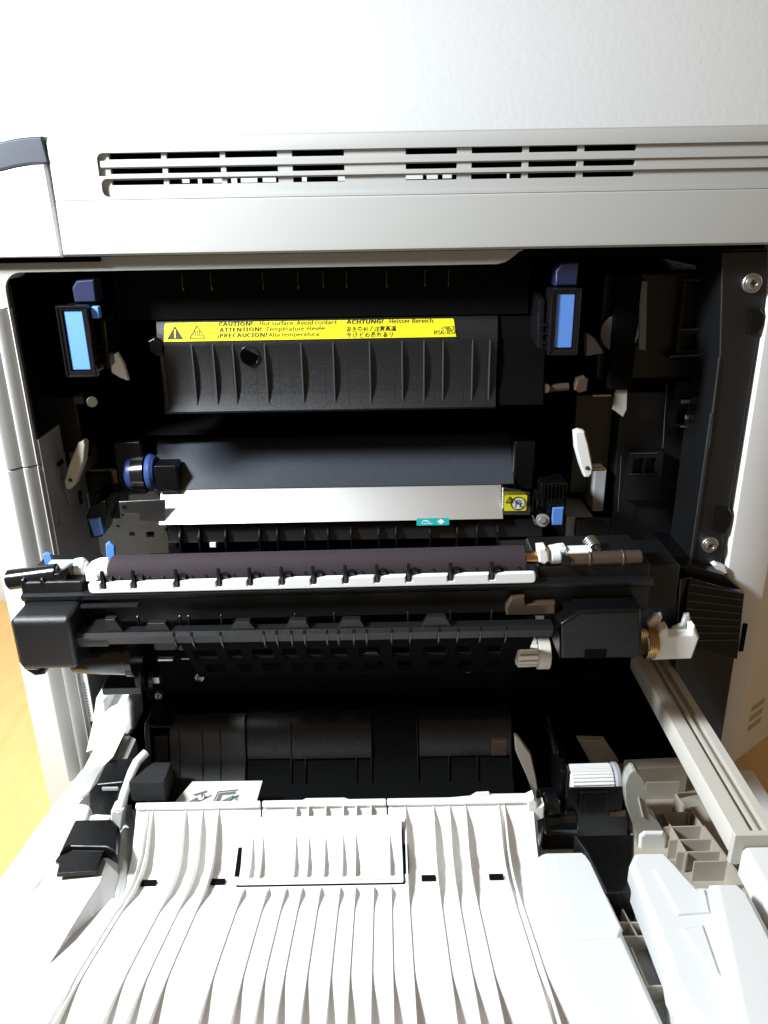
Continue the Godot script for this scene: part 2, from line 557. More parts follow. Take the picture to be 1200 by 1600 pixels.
# ---------------------------------------------------------------- the outer casing
func build_casing(printer: Node3D) -> void:
	# upper cover: a lower face, two sunken bands with the vent slots, an upper face, the lid behind
	var s := Shape.new(M.casing_grey)
	s.across(pts([-0.014, 0.3627, -0.001, 0.3627, 0.0008, 0.3640, 0.0010, 0.3660, 0.0004, 0.3905, -0.0006, 0.3915, -0.014, 0.3915]), -0.1732, 0.290, 0.0004)
	var a0 := -0.1481
	var band_a := Rect2(a0, 0.4032, 0.5, 0.0112)
	var band_b := Rect2(a0 + 0.0006, 0.3929, 0.5, 0.0090)
	s.plate(-0.1732, 0.3915, 0.290, 0.4156, -0.0022, 0.0, [band_a, band_b])
	# rounded inner corners of the bands
	for q in [[a0, 0.4144, 0.0, -1.0], [a0 + 0.0006, 0.4019, 0.0, -1.0], [a0 + 0.0006, 0.3929, 0.0, 1.0]]:
		var r := 0.0032
		var c := PackedVector2Array([Vector2(q[0], q[1])])
		var mid := Vector2(q[0] + r, q[1] + q[3] * r)
		for k in 6:
			var t := PI / 2 * k / 5.0
			c.append(mid + Vector2(-sin(t), -q[3] * cos(t)) * r)
		s.prism(c, -0.0022, -0.00002, 0.0)
	var slots := []
	for c in [[-0.1425, -0.1147], [-0.112, -0.0836], [-0.0809, -0.0533], [-0.0455, -0.0179], [0.0148, 0.0421], [0.0498, 0.0768], [0.0801, 0.1061], [0.1094, 0.1371]]:
		for r in [[0.4112, 0.4142], [0.4041, 0.4069], [0.3986, 0.4011]]:
			slots.append(Rect2(c[0], r[0], c[1] - c[0], r[1] - r[0]))
	s.plate(-0.160, 0.3920, 0.290, 0.4150, -0.0055, -0.0024, slots)
	s.box(-0.1470, 0.4073, -0.0024, 0.290, 0.4106, -0.0007, 0.0003)
	s.across(pts([-0.014, 0.4156, 0.0, 0.4156, 0.0, 0.4195, -0.0012, 0.4217, -0.004, 0.4226, -0.014, 0.4228]), -0.1732, 0.290, 0.0003)
	s.box(-0.262, 0.4190, -0.300, 0.290, 0.4224, -0.0142, 0.0010)
	var gap := Shape.new(M.void)  # black strip standing in for the shade under the front cover
	gap.box(-0.2287, 0.3596, -0.0088, -0.1560, 0.3624, -0.0040, 0.0)
	part("upper_cover", s, printer)
	part("gap_shade_strip", gap, printer)
	# parts inside the upper cover that one sees through the slots
	var d := Shape.new(M.black_deep)
	var gaps := []
	var rng := RandomNumberGenerator.new()
	rng.seed = 4
	for g in [[-0.112, 0.0050], [-0.103, 0.0030], [-0.094, 0.0055], [-0.084, 0.004], [-0.0785, 0.010], [-0.066, 0.008], [-0.055, 0.004], [-0.0435, 0.003], [-0.023, 0.006], [0.0155, 0.0100], [0.0275, 0.0065], [0.0365, 0.0055], [0.073, 0.002]]:
		gaps.append(Rect2(g[0], 0.3990 + rng.randf() * 0.0008, g[1], 0.0030))
	d.plate(-0.172, 0.364, 0.288, 0.4188, -0.034, -0.030, gaps)
	part("vent_baffle", d, printer)

	# the white cover at the printer's front corner, with its dark band
	var w := Shape.new(M.casing_white)
	w.prism(PackedVector2Array([Vector2(-0.2395, 0.3965), Vector2(-0.2178, 0.4025), Vector2(-0.2000, 0.4066), Vector2(-0.1912, 0.4083), Vector2(-0.1826, 0.4094), Vector2(-0.1758, 0.4096), Vector2(-0.1747, 0.3625), Vector2(-0.2540, 0.3631)]), -0.060, 0.0006, 0.0012)
	w.upright(pts([-0.2640, -0.30, -0.2640, -0.036, -0.2615, -0.031, -0.2300, -0.029, -0.2300, -0.30]), 0.3625, -0.075, 0.001)
	var cover := part("front_cover", w, printer)
	var b := Shape.new(M.band_grey)
	b.prism(PackedVector2Array([Vector2(-0.2361, 0.4118), Vector2(-0.2148, 0.4170), Vector2(-0.1973, 0.4204), Vector2(-0.1870, 0.4220), Vector2(-0.1802, 0.4225), Vector2(-0.1748, 0.4227), Vector2(-0.1740, 0.4160), Vector2(-0.1732, 0.4097), Vector2(-0.1825, 0.4097), Vector2(-0.1911, 0.4086), Vector2(-0.1999, 0.4068), Vector2(-0.2177, 0.4028), Vector2(-0.2394, 0.3968)]), -0.060, 0.0014, 0.0010)
	part("dark_band", b, cover)

	# the frame round the opening: a strip over it and a flange down its left side
	var f := Shape.new(M.lip_shade_grey)
	var poly := pts([-0.2287, 0.3618, 0.0812, 0.3618, 0.0782, 0.3606, 0.0740, 0.3572, 0.0705, 0.3552, 0.0660, 0.3543, -0.2030, 0.3543])
	poly.append_array(arc(Vector2(-0.2028, 0.3443), 0.010, 90, 180, 6))
	poly.append_array(pts([-0.2128, 0.3350, -0.2287, 0.3350]))
	f.prism(poly, -0.030, -0.009, 0.0012)
	var lip := part("opening_frame", f, printer)
	var fl := Shape.new(M.casing_grey)
	var cross := pts([-0.2287, -0.028, -0.2287, -0.0015, -0.2278, -0.0002, -0.2262, -0.0006, -0.2210, -0.0060, -0.2196, -0.0050, -0.2180, -0.0054, -0.2142, -0.0100, -0.2128, -0.0088, -0.2122, -0.0108, -0.2120, -0.028])
	fl.upright(cross, 0.0060, 0.2395, 0.0004)
	fl.upright(cross, 0.2401, 0.3349, 0.0004)
	part("left_flange", fl, lip)

	# the right-hand edge: a white face and, past its corner, a face turned away from the window
	var r := Shape.new(M.casing_white)
	r.upright(pts([0.2262, -0.060, 0.2262, -0.017, 0.2270, -0.015, 0.2520, -0.014, 0.2540, -0.0150, 0.2540, -0.060]), 0.0, 0.3625, 0.0008)
	r.upright(pts([0.2542, -0.060, 0.2542, -0.0155, 0.2560, -0.0175, 0.2850, -0.040, 0.330, -0.075, 0.330, -0.300, 0.320, -0.300, 0.320, -0.080, 0.280, -0.060]), 0.0, 0.3625, 0.0008)
	var rp := part("right_side_panel", r, printer)
	var t := Shape.new(M.casing_white)
	t.prism(PackedVector2Array([Vector2(0.2150, 0.1622), Vector2(0.2173, 0.1635), Vector2(0.2235, 0.1611), Vector2(0.2259, 0.1564), Vector2(0.2227, 0.1550), Vector2(0.2199, 0.1565)]), -0.018, -0.012, 0.0008)
	part("catch", t, rp)
	var h := Shape.new(M.black_deep)
	h.box(0.2424, 0.0957, -0.0145, 0.2454, 0.1173, -0.0133, 0.0002)
	part("latch_slot", h, rp)
	for k in 3:
		var v := Shape.new(M.honey)
		v.upright(pts([0.2640, -0.0242, 0.2642, -0.0234, 0.2780, -0.0341, 0.2780, -0.0349]), 0.0385 - 0.0085 * k, 0.0430 - 0.0085 * k, 0.0002)
		part("side_vent", v, rp)
	# base under the door
	var base := Shape.new(M.casing_white)
	base.box(-0.2285, -0.075, -0.30, 0.19, -0.004, -0.032, 0.002)
	part("base_casing", base, printer)


# ---------------------------------------------------------------- the black inside
func build_cavity(printer: Node3D) -> void:
	var s := Shape.new(M.black_deep)
	s.box(-0.2280, 0.0060, -0.235, 0.2400, 0.3620, -0.230, 0.0)
	s.box(-0.2280, 0.3560, -0.2295, 0.2260, 0.3615, -0.031, 0.0)
	s.box(-0.2115, -0.0030, -0.2295, 0.2260, 0.0000, 0.030, 0.0)
	part("inner_housing", s, printer)
	# grey sheet metal at the left, with punched holes
	var g := Shape.new(M.sheet_grey)
	var holes := []
	for q in [[205, 845, 9], [231, 848, 14], [186, 830, 6], [262, 838, 7]]:
		holes.append(hole_at(q))
	g.mat = M.plate_bounce
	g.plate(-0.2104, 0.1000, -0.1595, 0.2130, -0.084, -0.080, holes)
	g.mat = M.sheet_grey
	# side wall
	g.xf = Transform3D(Basis(Vector3(0, 0, 1), Vector3(0, 1, 0), Vector3(-1, 0, 0)), Vector3.ZERO)
	var side_holes := [Rect2(-0.040, 0.203, 0.004, 0.012), Rect2(-0.022, 0.196, 0.006, 0.006), Rect2(-0.058, 0.212, 0.004, 0.011), Rect2(-0.074, 0.186, 0.005, 0.013), Rect2(-0.030, 0.318, 0.004, 0.012), Rect2(-0.026, 0.272, 0.005, 0.013)]
	g.plate(-0.1045, 0.0060, -0.0110, 0.2560, 0.2105, 0.2119, side_holes)
	part("side_plate", g, printer)
	for q in [[-0.030, 0.232, 0.008, 0.003], [-0.046, 0.226, 0.003, 0.011], [-0.066, 0.240, 0.012, 0.003], [-0.084, 0.222, 0.004, 0.008], [-0.056, 0.196, 0.003, 0.010], [-0.092, 0.205, 0.006, 0.004]]:
		var clip := Shape.new(M.black)
		clip.box(-0.2104, q[1], q[0] - q[2], -0.2085, q[1] + q[3], q[0], 0.0005)
		part("wall_clip", clip, printer)
	var bw := Shape.new(M.black)
	bw.box(-0.2119, 0.2565, -0.2290, -0.2105, 0.3560, -0.011, 0.0003)
	part("side_wall", bw, printer)
	bw = Shape.new(M.black_deep)
	bw.box(-0.2119, 0.0060, -0.2290, -0.2105, 0.2560, -0.1095, 0.0003)
	part("side_wall", bw, printer)
	bw = Shape.new(M.black_deep)
	bw.box(0.2285, -0.003, -0.2290, 0.2300, 0.3560, -0.0605, 0.0003)
	part("side_wall", bw, printer)
	screw(printer, Vector3(-0.200, 0.196, -0.079), 0.0026)
	# notched black box low on the side wall and the dark block behind the white lever
	var nb := Shape.new(M.black)
	nb.box(-0.2205, 0.2366, -0.10, -0.1967, 0.2748, -0.045, 0.002)
	nb.box(-0.2171, 0.1872, -0.104, -0.1933, 0.2125, -0.075, 0.001)
	part("side_block", nb, printer)
	var arm_s := Shape.new(M.casing_white)
	arm_s.prism(PackedVector2Array([Vector2(-0.1632, 0.3042), Vector2(-0.1591, 0.3061), Vector2(-0.1561, 0.2995), Vector2(-0.1544, 0.2889), Vector2(-0.1592, 0.2909), Vector2(-0.1638, 0.2942)]), -0.026, -0.022, 0.0004)
	part("spring_flap", arm_s, printer)
	var br := Shape.new(M.copper_green)
	br.box(-0.1957, 0.2713, -0.05, -0.1892, 0.2766, -0.037, 0.0008)
	br.bar(Vector3(-0.1867, 0.2708, -0.0450), Vector3(-0.1811, 0.2743, -0.0300), 0.0034)
	part("adjuster", br, printer)
	# right: black frame with two screws, its edge towards the white panel
	var st := Shape.new(M.black_grain)
	st.prism(PackedVector2Array([Vector2(0.1959, 0.3586), Vector2(0.2226, 0.3589), Vector2(0.2261, 0.3252), Vector2(0.2252, 0.3118), Vector2(0.2253, 0.3066), Vector2(0.2244, 0.2406), Vector2(0.2236, 0.2011), Vector2(0.2260, 0.1961), Vector2(0.2259, 0.1876), Vector2(0.2232, 0.1804), Vector2(0.2238, 0.1549), Vector2(0.2027, 0.1572), Vector2(0.2030, 0.2076), Vector2(0.2026, 0.2656), Vector2(0.2027, 0.2986)]), -0.060, -0.018, 0.0016)
	var edge := part("right_frame", st, printer)
	screw(edge, Vector3(0.2152, 0.3408, -0.0165), 0.0042, 0.2)
	screw(edge, Vector3(0.2128, 0.1753, -0.0165), 0.0040, 0.9)
	var tabs := Shape.new(M.black)
	tabs.prism(PackedVector2Array([Vector2(0.2163, 0.3263), Vector2(0.2223, 0.3262), Vector2(0.2259, 0.3224), Vector2(0.2261, 0.3165), Vector2(0.2232, 0.3106), Vector2(0.2178, 0.3115)]), -0.020, -0.0160, 0.0008)
	part("tab", tabs, edge)
	tabs = Shape.new(M.black)
	tabs.prism(PackedVector2Array([Vector2(0.2140, 0.2009), Vector2(0.2214, 0.2008), Vector2(0.2248, 0.1968), Vector2(0.2247, 0.1892), Vector2(0.2223, 0.1829), Vector2(0.2146, 0.1840)]), -0.020, -0.0160, 0.0008)
	part("tab", tabs, edge)
	# blocks and boxes in the dark to the right of the fuser
	var k := Shape.new(M.black)
	k.box(0.1400, 0.2749, -0.20, 0.2132, 0.3448, -0.060, 0.003)
	k.plate(0.1892, 0.2934, 0.2153, 0.3393, -0.0595, -0.053, [Rect2(0.1916, 0.3097, 0.021, 0.029), Rect2(0.1916, 0.2959, 0.021, 0.010)])
	k.box(0.1843, 0.2902, -0.0595, 0.2142, 0.2943, -0.050, 0.002)
	part("side_connector_box", k, printer)
	var lp := Shape.new(M.black_grain)
	lp.box(0.1631, 0.1268, -0.20, 0.2266, 0.2653, -0.075, 0.003)
	lp.plate(0.1713, 0.1875, 0.1947, 0.2228, -0.0748, -0.068, [Rect2(0.1740, 0.2064, 0.0075, 0.0125), Rect2(0.1826, 0.2064, 0.0075, 0.0125)])
	part("lower_connector_box", lp, printer)
	var sk := Shape.new(M.black)
	sk.plate(0.1930, 0.2439, 0.2126, 0.2742, -0.074, -0.056, [Rect2(0.1967, 0.2462, 0.0125, 0.0105)])
	sk.mat = M.steel_dull
	sk.box(0.1971, 0.2606, -0.0558, 0.2077, 0.2632, -0.0540, 0.0002)
	sk.box(0.1992, 0.2442, -0.0558, 0.2086, 0.2453, -0.0540, 0.0002)
	sk.bar(Vector3(0.2063, 0.2491, -0.0620), Vector3(0.2040, 0.2507, -0.0560), 0.0024)
	part("socket", sk, printer)
	var pl := Shape.new(M.honey)
	pl.prism(PackedVector2Array([Vector2(0.1295, 0.0436), Vector2(0.1479, 0.0427), Vector2(0.1597, 0.0242), Vector2(0.1408, 0.0219)]), 0.006, 0.012, 0.0008)
	part("cream_plate", pl, printer)
	var disc := Shape.new(M.dull_grey)
	disc.bar(Vector3(0.1527, 0.3072, -0.0560), Vector3(0.1510, 0.3081, -0.0500), 0.0118, 28)
	disc.prism(PackedVector2Array([Vector2(0.1599, 0.3400), Vector2(0.1658, 0.3399), Vector2(0.1692, 0.2965), Vector2(0.1642, 0.2974)]), -0.062, -0.050, 0.0008)
	disc.prism(PackedVector2Array([Vector2(0.1290, 0.3093), Vector2(0.1345, 0.3060), Vector2(0.1413, 0.2963), Vector2(0.1297, 0.2945)]), -0.052, -0.045, 0.0008)
	part("gear_plate", disc, printer)
	# lighter grey bars that paint highlights along the edges of the mouldings
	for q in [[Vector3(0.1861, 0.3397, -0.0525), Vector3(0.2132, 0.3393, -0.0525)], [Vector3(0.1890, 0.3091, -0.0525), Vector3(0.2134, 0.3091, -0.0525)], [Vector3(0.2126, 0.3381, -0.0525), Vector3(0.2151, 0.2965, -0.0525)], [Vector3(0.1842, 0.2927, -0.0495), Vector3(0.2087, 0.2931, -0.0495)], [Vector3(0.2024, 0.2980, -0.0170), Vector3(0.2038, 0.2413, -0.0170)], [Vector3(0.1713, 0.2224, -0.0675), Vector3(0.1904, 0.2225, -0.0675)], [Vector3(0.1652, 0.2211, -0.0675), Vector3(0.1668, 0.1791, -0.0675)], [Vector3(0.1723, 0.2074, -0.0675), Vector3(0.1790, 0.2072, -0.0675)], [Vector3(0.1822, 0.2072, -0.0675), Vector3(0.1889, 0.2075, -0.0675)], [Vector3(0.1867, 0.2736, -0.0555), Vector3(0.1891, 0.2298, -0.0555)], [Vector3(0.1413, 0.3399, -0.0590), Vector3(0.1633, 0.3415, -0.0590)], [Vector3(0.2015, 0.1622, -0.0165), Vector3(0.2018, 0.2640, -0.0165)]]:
		var ed := Shape.new(M.rib_highlight)
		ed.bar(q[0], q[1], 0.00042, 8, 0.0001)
		part("edge_highlight", ed, printer)
	var arm2 := Shape.new(M.bronze)
	arm2.bar(Vector3(0.1043, 0.2755, -0.0400), Vector3(0.1189, 0.2765, -0.0400), 0.0026, 16)
	arm2.bar(Vector3(0.1036, 0.2759, -0.0385), Vector3(0.1030, 0.2766, -0.0355), 0.0032, 18)
	arm2.prism(PackedVector2Array([Vector2(0.1234, 0.2818), Vector2(0.1281, 0.2833), Vector2(0.1310, 0.2816), Vector2(0.1305, 0.2735), Vector2(0.1257, 0.2723), Vector2(0.1219, 0.2744)]), -0.044, -0.038, 0.0012)
	part("metal_lever", arm2, printer)
	var cutouts := Shape.new(M.black_deep)
	cutouts.box(0.1459, 0.2720, -0.052, 0.1611, 0.3436, -0.0465, 0.001)
	part("cable_cover", cutouts, printer)
	# translucent flap, white lever, pin and greenish board beside them
	var fp := Shape.new(M.nylon_clear)
	fp.prism(PackedVector2Array([Vector2(0.1538, 0.2774), Vector2(0.1564, 0.2761), Vector2(0.1598, 0.2710), Vector2(0.1606, 0.2583), Vector2(0.1586, 0.2531), Vector2(0.1513, 0.2584), Vector2(0.1519, 0.2703)]), -0.053, -0.050, 0.0006)
	part("sensor_flap", fp, printer)
	var bd := Shape.new(M.copper_green)
	bd.box(0.1359, 0.1875, -0.092, 0.1619, 0.2597, -0.086, 0.0004)
	bd.mat = M.steel_dull
	bd.box(0.1452, 0.2599, -0.086, 0.1580, 0.2614, -0.080, 0.0002)
	part("circuit_board", bd, printer)
	var lever := Shape.new(M.nylon)
	lever.prism(PackedVector2Array([Vector2(0.1235, 0.2476), Vector2(0.1263, 0.2488), Vector2(0.1301, 0.2479), Vector2(0.1332, 0.2392), Vector2(0.1373, 0.2239), Vector2(0.1373, 0.2191), Vector2(0.1350, 0.2164), Vector2(0.1324, 0.2169), Vector2(0.1289, 0.2250), Vector2(0.1251, 0.2364)]), -0.043, -0.035, 0.0012)
	lever.mat = M.ink
	lever.bar(Vector3(0.1336, 0.2233, -0.0358), Vector3(0.1332, 0.2237, -0.0345), 0.0014, 12)
	lever.mat = M.brass
	lever.bar(Vector3(0.1364, 0.2213, -0.0390), Vector3(0.1465, 0.2215, -0.0390), 0.0014, 12)
	part("release_lever", lever, printer)
	var l2 := Shape.new(M.nylon_cream)
	l2.prism(PackedVector2Array([Vector2(-0.1945, 0.2480), Vector2(-0.1906, 0.2492), Vector2(-0.1897, 0.2470), Vector2(-0.1924, 0.2351), Vector2(-0.2006, 0.2195), Vector2(-0.2045, 0.2161), Vector2(-0.2077, 0.2170), Vector2(-0.2076, 0.2223), Vector2(-0.2025, 0.2335)]), -0.038, -0.030, 0.0012)
	l2.mat = M.ink
	l2.bar(Vector3(-0.2033, 0.2228, -0.0308), Vector3(-0.2027, 0.2233, -0.0295), 0.0014, 12)
	l2.mat = M.brass
	l2.bar(Vector3(-0.2160, 0.2211, -0.0340), Vector3(-0.2084, 0.2214, -0.0340), 0.0014, 12)
	part("release_lever", l2, printer)
	var gw := Shape.new(M.sheet_grey)
	gw.box(0.1490, 0.1783, -0.10, 0.1572, 0.2097, -0.071, 0.0006)
	gw.box(0.1286, 0.1551, -0.10, 0.1476, 0.1788, -0.061, 0.0008)
	gw.mat = M.black
	gw.box(0.1345, 0.1541, -0.0605, 0.1593, 0.1787, -0.056, 0.0008)
	part("inner_bracket", gw, printer)
	# the big black block low on the right with a ribbed sloping top
	var blk := Shape.new(M.black_gloss)
	blk.mat = M.black
	var f0 := [Vector3(0.1942, 0.1606, 0.0030), Vector3(0.2310, 0.1494, 0.0030), Vector3(0.2291, 0.1059, 0.0120), Vector3(0.1916, 0.1186, 0.0120)]
	var fn: Vector3 = (f0[1] - f0[0]).cross(f0[3] - f0[0]).normalized()
	blk.flat(f0[0], f0[1], f0[2], f0[3], fn if fn.z > 0 else -fn)
	blk.mat = M.black_gloss
	blk.prism(PackedVector2Array([Vector2(0.1885, 0.1598), Vector2(0.1946, 0.1606), Vector2(0.2320, 0.1484), Vector2(0.2326, 0.1334), Vector2(0.2333, 0.0321), Vector2(0.1961, 0.0329)]), -0.110, 0.002, 0.0012)
	var blo := part("corner_block", blk, printer)
	var top := Shape.new(M.black)
	top.prism(PackedVector2Array([Vector2(0.1899, 0.1655), Vector2(0.1973, 0.1663), Vector2(0.2206, 0.1585), Vector2(0.2349, 0.1462), Vector2(0.1975, 0.1581)]), -0.060, -0.0045, 0.001)
	part("block_ridge", top, blo)
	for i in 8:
		var rb := Shape.new(M.rib_highlight)  # light grey imitates streaks of reflection
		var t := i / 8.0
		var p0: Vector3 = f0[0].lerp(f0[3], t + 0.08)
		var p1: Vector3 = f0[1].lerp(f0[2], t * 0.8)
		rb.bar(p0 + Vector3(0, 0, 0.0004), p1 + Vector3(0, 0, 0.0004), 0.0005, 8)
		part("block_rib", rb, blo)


func hole_at(q: Array) -> Rect2:
	var w: float = q[2] * 0.00044
	return Rect2(-0.2128 + (q[0] - 150.0) * 0.000464, 0.156 + (858.0 - q[1]) * 0.00046, w, w * 0.7)


# ---------------------------------------------------------------- fuser
func build_fuser(printer: Node3D) -> void:
	var s := Shape.new(M.black_grain)
	# cover: sloped band for the label, then a hollow face, then the lower edge
	var line := pts([-0.090, 0.3222, -0.0352, 0.3222, -0.0345, 0.3215, -0.0315, 0.3095, -0.0322, 0.3066, -0.0332, 0.2990, -0.0335, 0.2900, -0.0329, 0.2800, -0.0312, 0.2715, -0.0292, 0.2672, -0.0310, 0.2655])
	var poly := line.duplicate()
	poly.append_array(pts([-0.060, 0.2640, -0.090, 0.2700]))
	s.across(poly, -0.1371, 0.0719, 0.0008)
	var fuser := part("fuser_unit", s, printer)
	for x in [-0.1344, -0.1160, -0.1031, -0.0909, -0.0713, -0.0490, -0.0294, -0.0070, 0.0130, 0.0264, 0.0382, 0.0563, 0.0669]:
		var r := Shape.new(M.rib_highlight)  # light grey imitates the highlight down each rib
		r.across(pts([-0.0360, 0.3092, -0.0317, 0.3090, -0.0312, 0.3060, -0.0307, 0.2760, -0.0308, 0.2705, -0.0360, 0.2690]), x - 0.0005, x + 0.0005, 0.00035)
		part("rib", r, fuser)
	var dark := Shape.new(M.black_deep)  # painted deeper black, for the shade above the label
	dark.box(-0.160, 0.3228, -0.090, 0.090, 0.3545, -0.0352, 0.0005)
	part("upper_panel", dark, fuser)
	var hole := Shape.new(M.void)  # black disc painting the unlit depth of the hole
	hole.bar(Vector3(-0.0813, 0.3006, -0.0340), Vector3(-0.0810, 0.3009, -0.0321), 0.0056, 28, 0.0001)
	hole.mat = M.black_gloss
	hole.wire(ring_path(Vector3(-0.0810, 0.3009, -0.0324), 0.0058), 0.0004, 6)
	part("round_hole", hole, fuser)
	var ends := Shape.new(M.black_deep)  # darker than the cover: the fall-off of light put into its colour
	ends.across(pts([-0.10, 0.3220, -0.0360, 0.3216, -0.0335, 0.3095, -0.0360, 0.2950, -0.0350, 0.2800, -0.0320, 0.2672, -0.060, 0.262, -0.10, 0.262]), 0.0720, 0.1023, 0.001)
	part("end_cap", ends, fuser)
	ends = Shape.new(M.black)
	ends.prism(PackedVector2Array([Vector2(-0.1428, 0.3117), Vector2(-0.1379, 0.3139), Vector2(-0.1324, 0.3108), Vector2(-0.1335, 0.3022), Vector2(-0.1382, 0.3015), Vector2(-0.1422, 0.3047)]), -0.045, -0.030, 0.002)
	part("end_cap", ends, fuser)
	for x in [-0.118, -0.101, -0.07, -0.049, -0.034, -0.02, 0.004, 0.027, 0.041]:
		var up := Shape.new(M.black_gloss)
		up.across(pts([-0.0360, 0.3500, -0.0340, 0.3500, -0.0335, 0.3420, -0.0360, 0.3390]), x - 0.0005, x + 0.0005, 0.0002)
		part("upper_rib", up, fuser)
	# hot surface label, lying on the sloped band
	var y := Shape.new(M.label_yellow)
	var a := Vector3(-0.1325, 0.3105, -0.0314)
	var slope := Vector3(0, 0.0117, -0.0032).normalized()
	var out := Vector3.RIGHT.cross(slope)
	var at := Transform3D(Basis(Vector3.RIGHT, slope, out), a)
	y.patch(pts([0.0, 0.0, 0.1785, 0.0, 0.1781, 0.0010, 0.1770, 0.0104, 0.1762, 0.0110, 0.0022, 0.0112, 0.0012, 0.0104]), at.translated_local(Vector3(0, 0, 0.00035)))
	var ink := at.translated_local(Vector3(0, 0, 0.00055))
	y.mat = M.ink
	y.patch(pts([0.0022, 0.0014, 0.0120, 0.0014, 0.0072, 0.0094]), ink)
	y.strokes([pts([0.0160, 0.0018, 0.0252, 0.0018, 0.0206, 0.0092, 0.0160, 0.0018]), pts([0.0180, 0.0032, 0.0232, 0.0032])], 0.0005, ink)
	for k in 3:
		var x := 0.0193 + 0.0013 * k
		y.strokes([pts([x, 0.0040, x + 0.0004, 0.0047, x - 0.0001, 0.0054, x + 0.0003, 0.0061])], 0.00035, ink)
	for r in [["CAUTION!", "Hot surface. Avoid contact.", 0.0079, 0.0335], ["ATTENTION!", "Température élevée.", 0.0045, 0.0340], ["¡PRECAUCION!", "Alta temperatura.", 0.0011, 0.0325]]:
		y.letters(r[0], true, 0.0024, ink * Transform3D(Basis(), Vector3(r[3], r[2], 0)), 0.12, 1.32)
		y.letters(r[1], false, 0.0023, ink * Transform3D(Basis(), Vector3(r[3] + 0.0248 + (0.0035 if r[0].length() > 8 else 0.0) + (0.003 if r[0].length() > 10 else 0.0), r[2], 0)), 0.12, 1.25)
	y.letters("ACHTUNG!", true, 0.0024, ink * Transform3D(Basis(), Vector3(0.1115, 0.0079, 0)), 0.12, 1.32)
	y.letters("Heisser Bereich.", false, 0.0023, ink * Transform3D(Basis(), Vector3(0.1372, 0.0079, 0)), 0.12, 1.2)
	glyphs(y, ["go", "on", "ju", "ui", "slash", "chuu", "i", "kou", "on2"], ink * Transform3D(Basis(), Vector3(0.1115, 0.0042, 0)), 0.0029, 0.0034)
	glyphs(y, ["ya", "ke", "to", "no", "osore", "re", "a", "ri"], ink * Transform3D(Basis(), Vector3(0.1115, 0.0007, 0)), 0.0029, 0.0037)
	y.letters("<963>", false, 0.0012, ink * Transform3D(Basis(), Vector3(0.1690, 0.0032, 0)), 0.0, 1.2)
	y.letters("RS6-8565", false, 0.0013, ink * Transform3D(Basis(), Vector3(0.1645, 0.0008, 0)), 0.0, 1.25)
	y.mat = M.label_yellow
	y.strokes([pts([0.0072, 0.0040, 0.0072, 0.0068])], 0.0009, at.translated_local(Vector3(0, 0, 0.00072)))
	y.strokes([pts([0.0072, 0.0025, 0.0072, 0.0027])], 0.0009, at.translated_local(Vector3(0, 0, 0.00072)))
	part("warning_label", y, fuser, "yellow hot surface warning label")
	# latches with blue pads
	make_latch(printer, -0.1825, 0.2962, -0.1650, 0.3366, 0.0, 0.0, -1)
	make_latch(printer, 0.0960, 0.3040, 0.1130, 0.3412, 0.0, 0.05, 1)


func make_latch(printer: Node3D, x0: float, y0: float, x1: float, y1: float, z: float, turn: float, side: int) -> void:
	var s := Shape.new(M.black_gloss)
	var w := 0.0030
	s.plate(x0, y0, x1, y1, z - 0.0040, z, [Rect2(x0 + w, y0 + w + 0.0006, x1 - x0 - 2 * w, y1 - y0 - 2 * w)])
	# rim, back and the arm that runs back into the machine
	for q in [[x0, y0, x0 + 0.0011, y1], [x1 - 0.0011, y0, x1, y1], [x0 + 0.0012, y0, x1 - 0.0012, y0 + 0.0011], [x0 + 0.0012, y1 - 0.0011, x1 - 0.0012, y1]]:
		s.box(q[0], q[1], z + 0.0001, q[2], q[3], z + 0.0010, 0.0004)
	s.box(x0 + 0.0008, y0 + 0.0008, z - 0.020, x1 - 0.0008, y1 - 0.0008, z - 0.0042, 0.001)
	s.across(pts([z - 0.030, y0 + 0.004, z - 0.012, y0 + 0.002, z - 0.014, y0 + 0.030, z - 0.042, y0 + 0.034, z - 0.050, y0 + 0.010]), x1 + 0.0002 if side < 0 else x0 - 0.0042, x1 + 0.0042 if side < 0 else x0 - 0.0002, 0.0008)
	for k in 3:
		s.box(x1 if side < 0 else x0 - 0.0034, y0 + 0.006 + 0.005 * k, z - 0.014, x1 + 0.0034 if side < 0 else x0, y0 + 0.0068 + 0.005 * k, z - 0.004, 0.0003)
	var latch := part("latch", s, printer)
	var p := Shape.new(M.blue)
	p.box(x0 + w + 0.0003, y0 + w + 0.0009, z - 0.0038, x1 - w - 0.0003, y1 - w + 0.0003, z - 0.0010, 0.0005)
	part("blue_pad", p, latch)
	var t := Shape.new(M.blue_shaded)
	var c := x1 - 0.004 if side < 0 else (x0 + x1) / 2.0 + 0.003
	t.prism(pts([c - 0.007, y1 + 0.0002, c + 0.0055, y1 + 0.0002, c + 0.006, y1 + 0.0130, c - 0.004, y1 + 0.0125, c - 0.0072, y1 + 0.0085]), z - 0.026, z - 0.012, 0.001)
	if side < 0:
		t.mat = M.blue
		t.box(x1 + 0.0006, y1 - 0.0078, z - 0.008, x1 + 0.0052, y1 - 0.0012, z - 0.0035, 0.0006)
	part("blue_tab", t, latch)


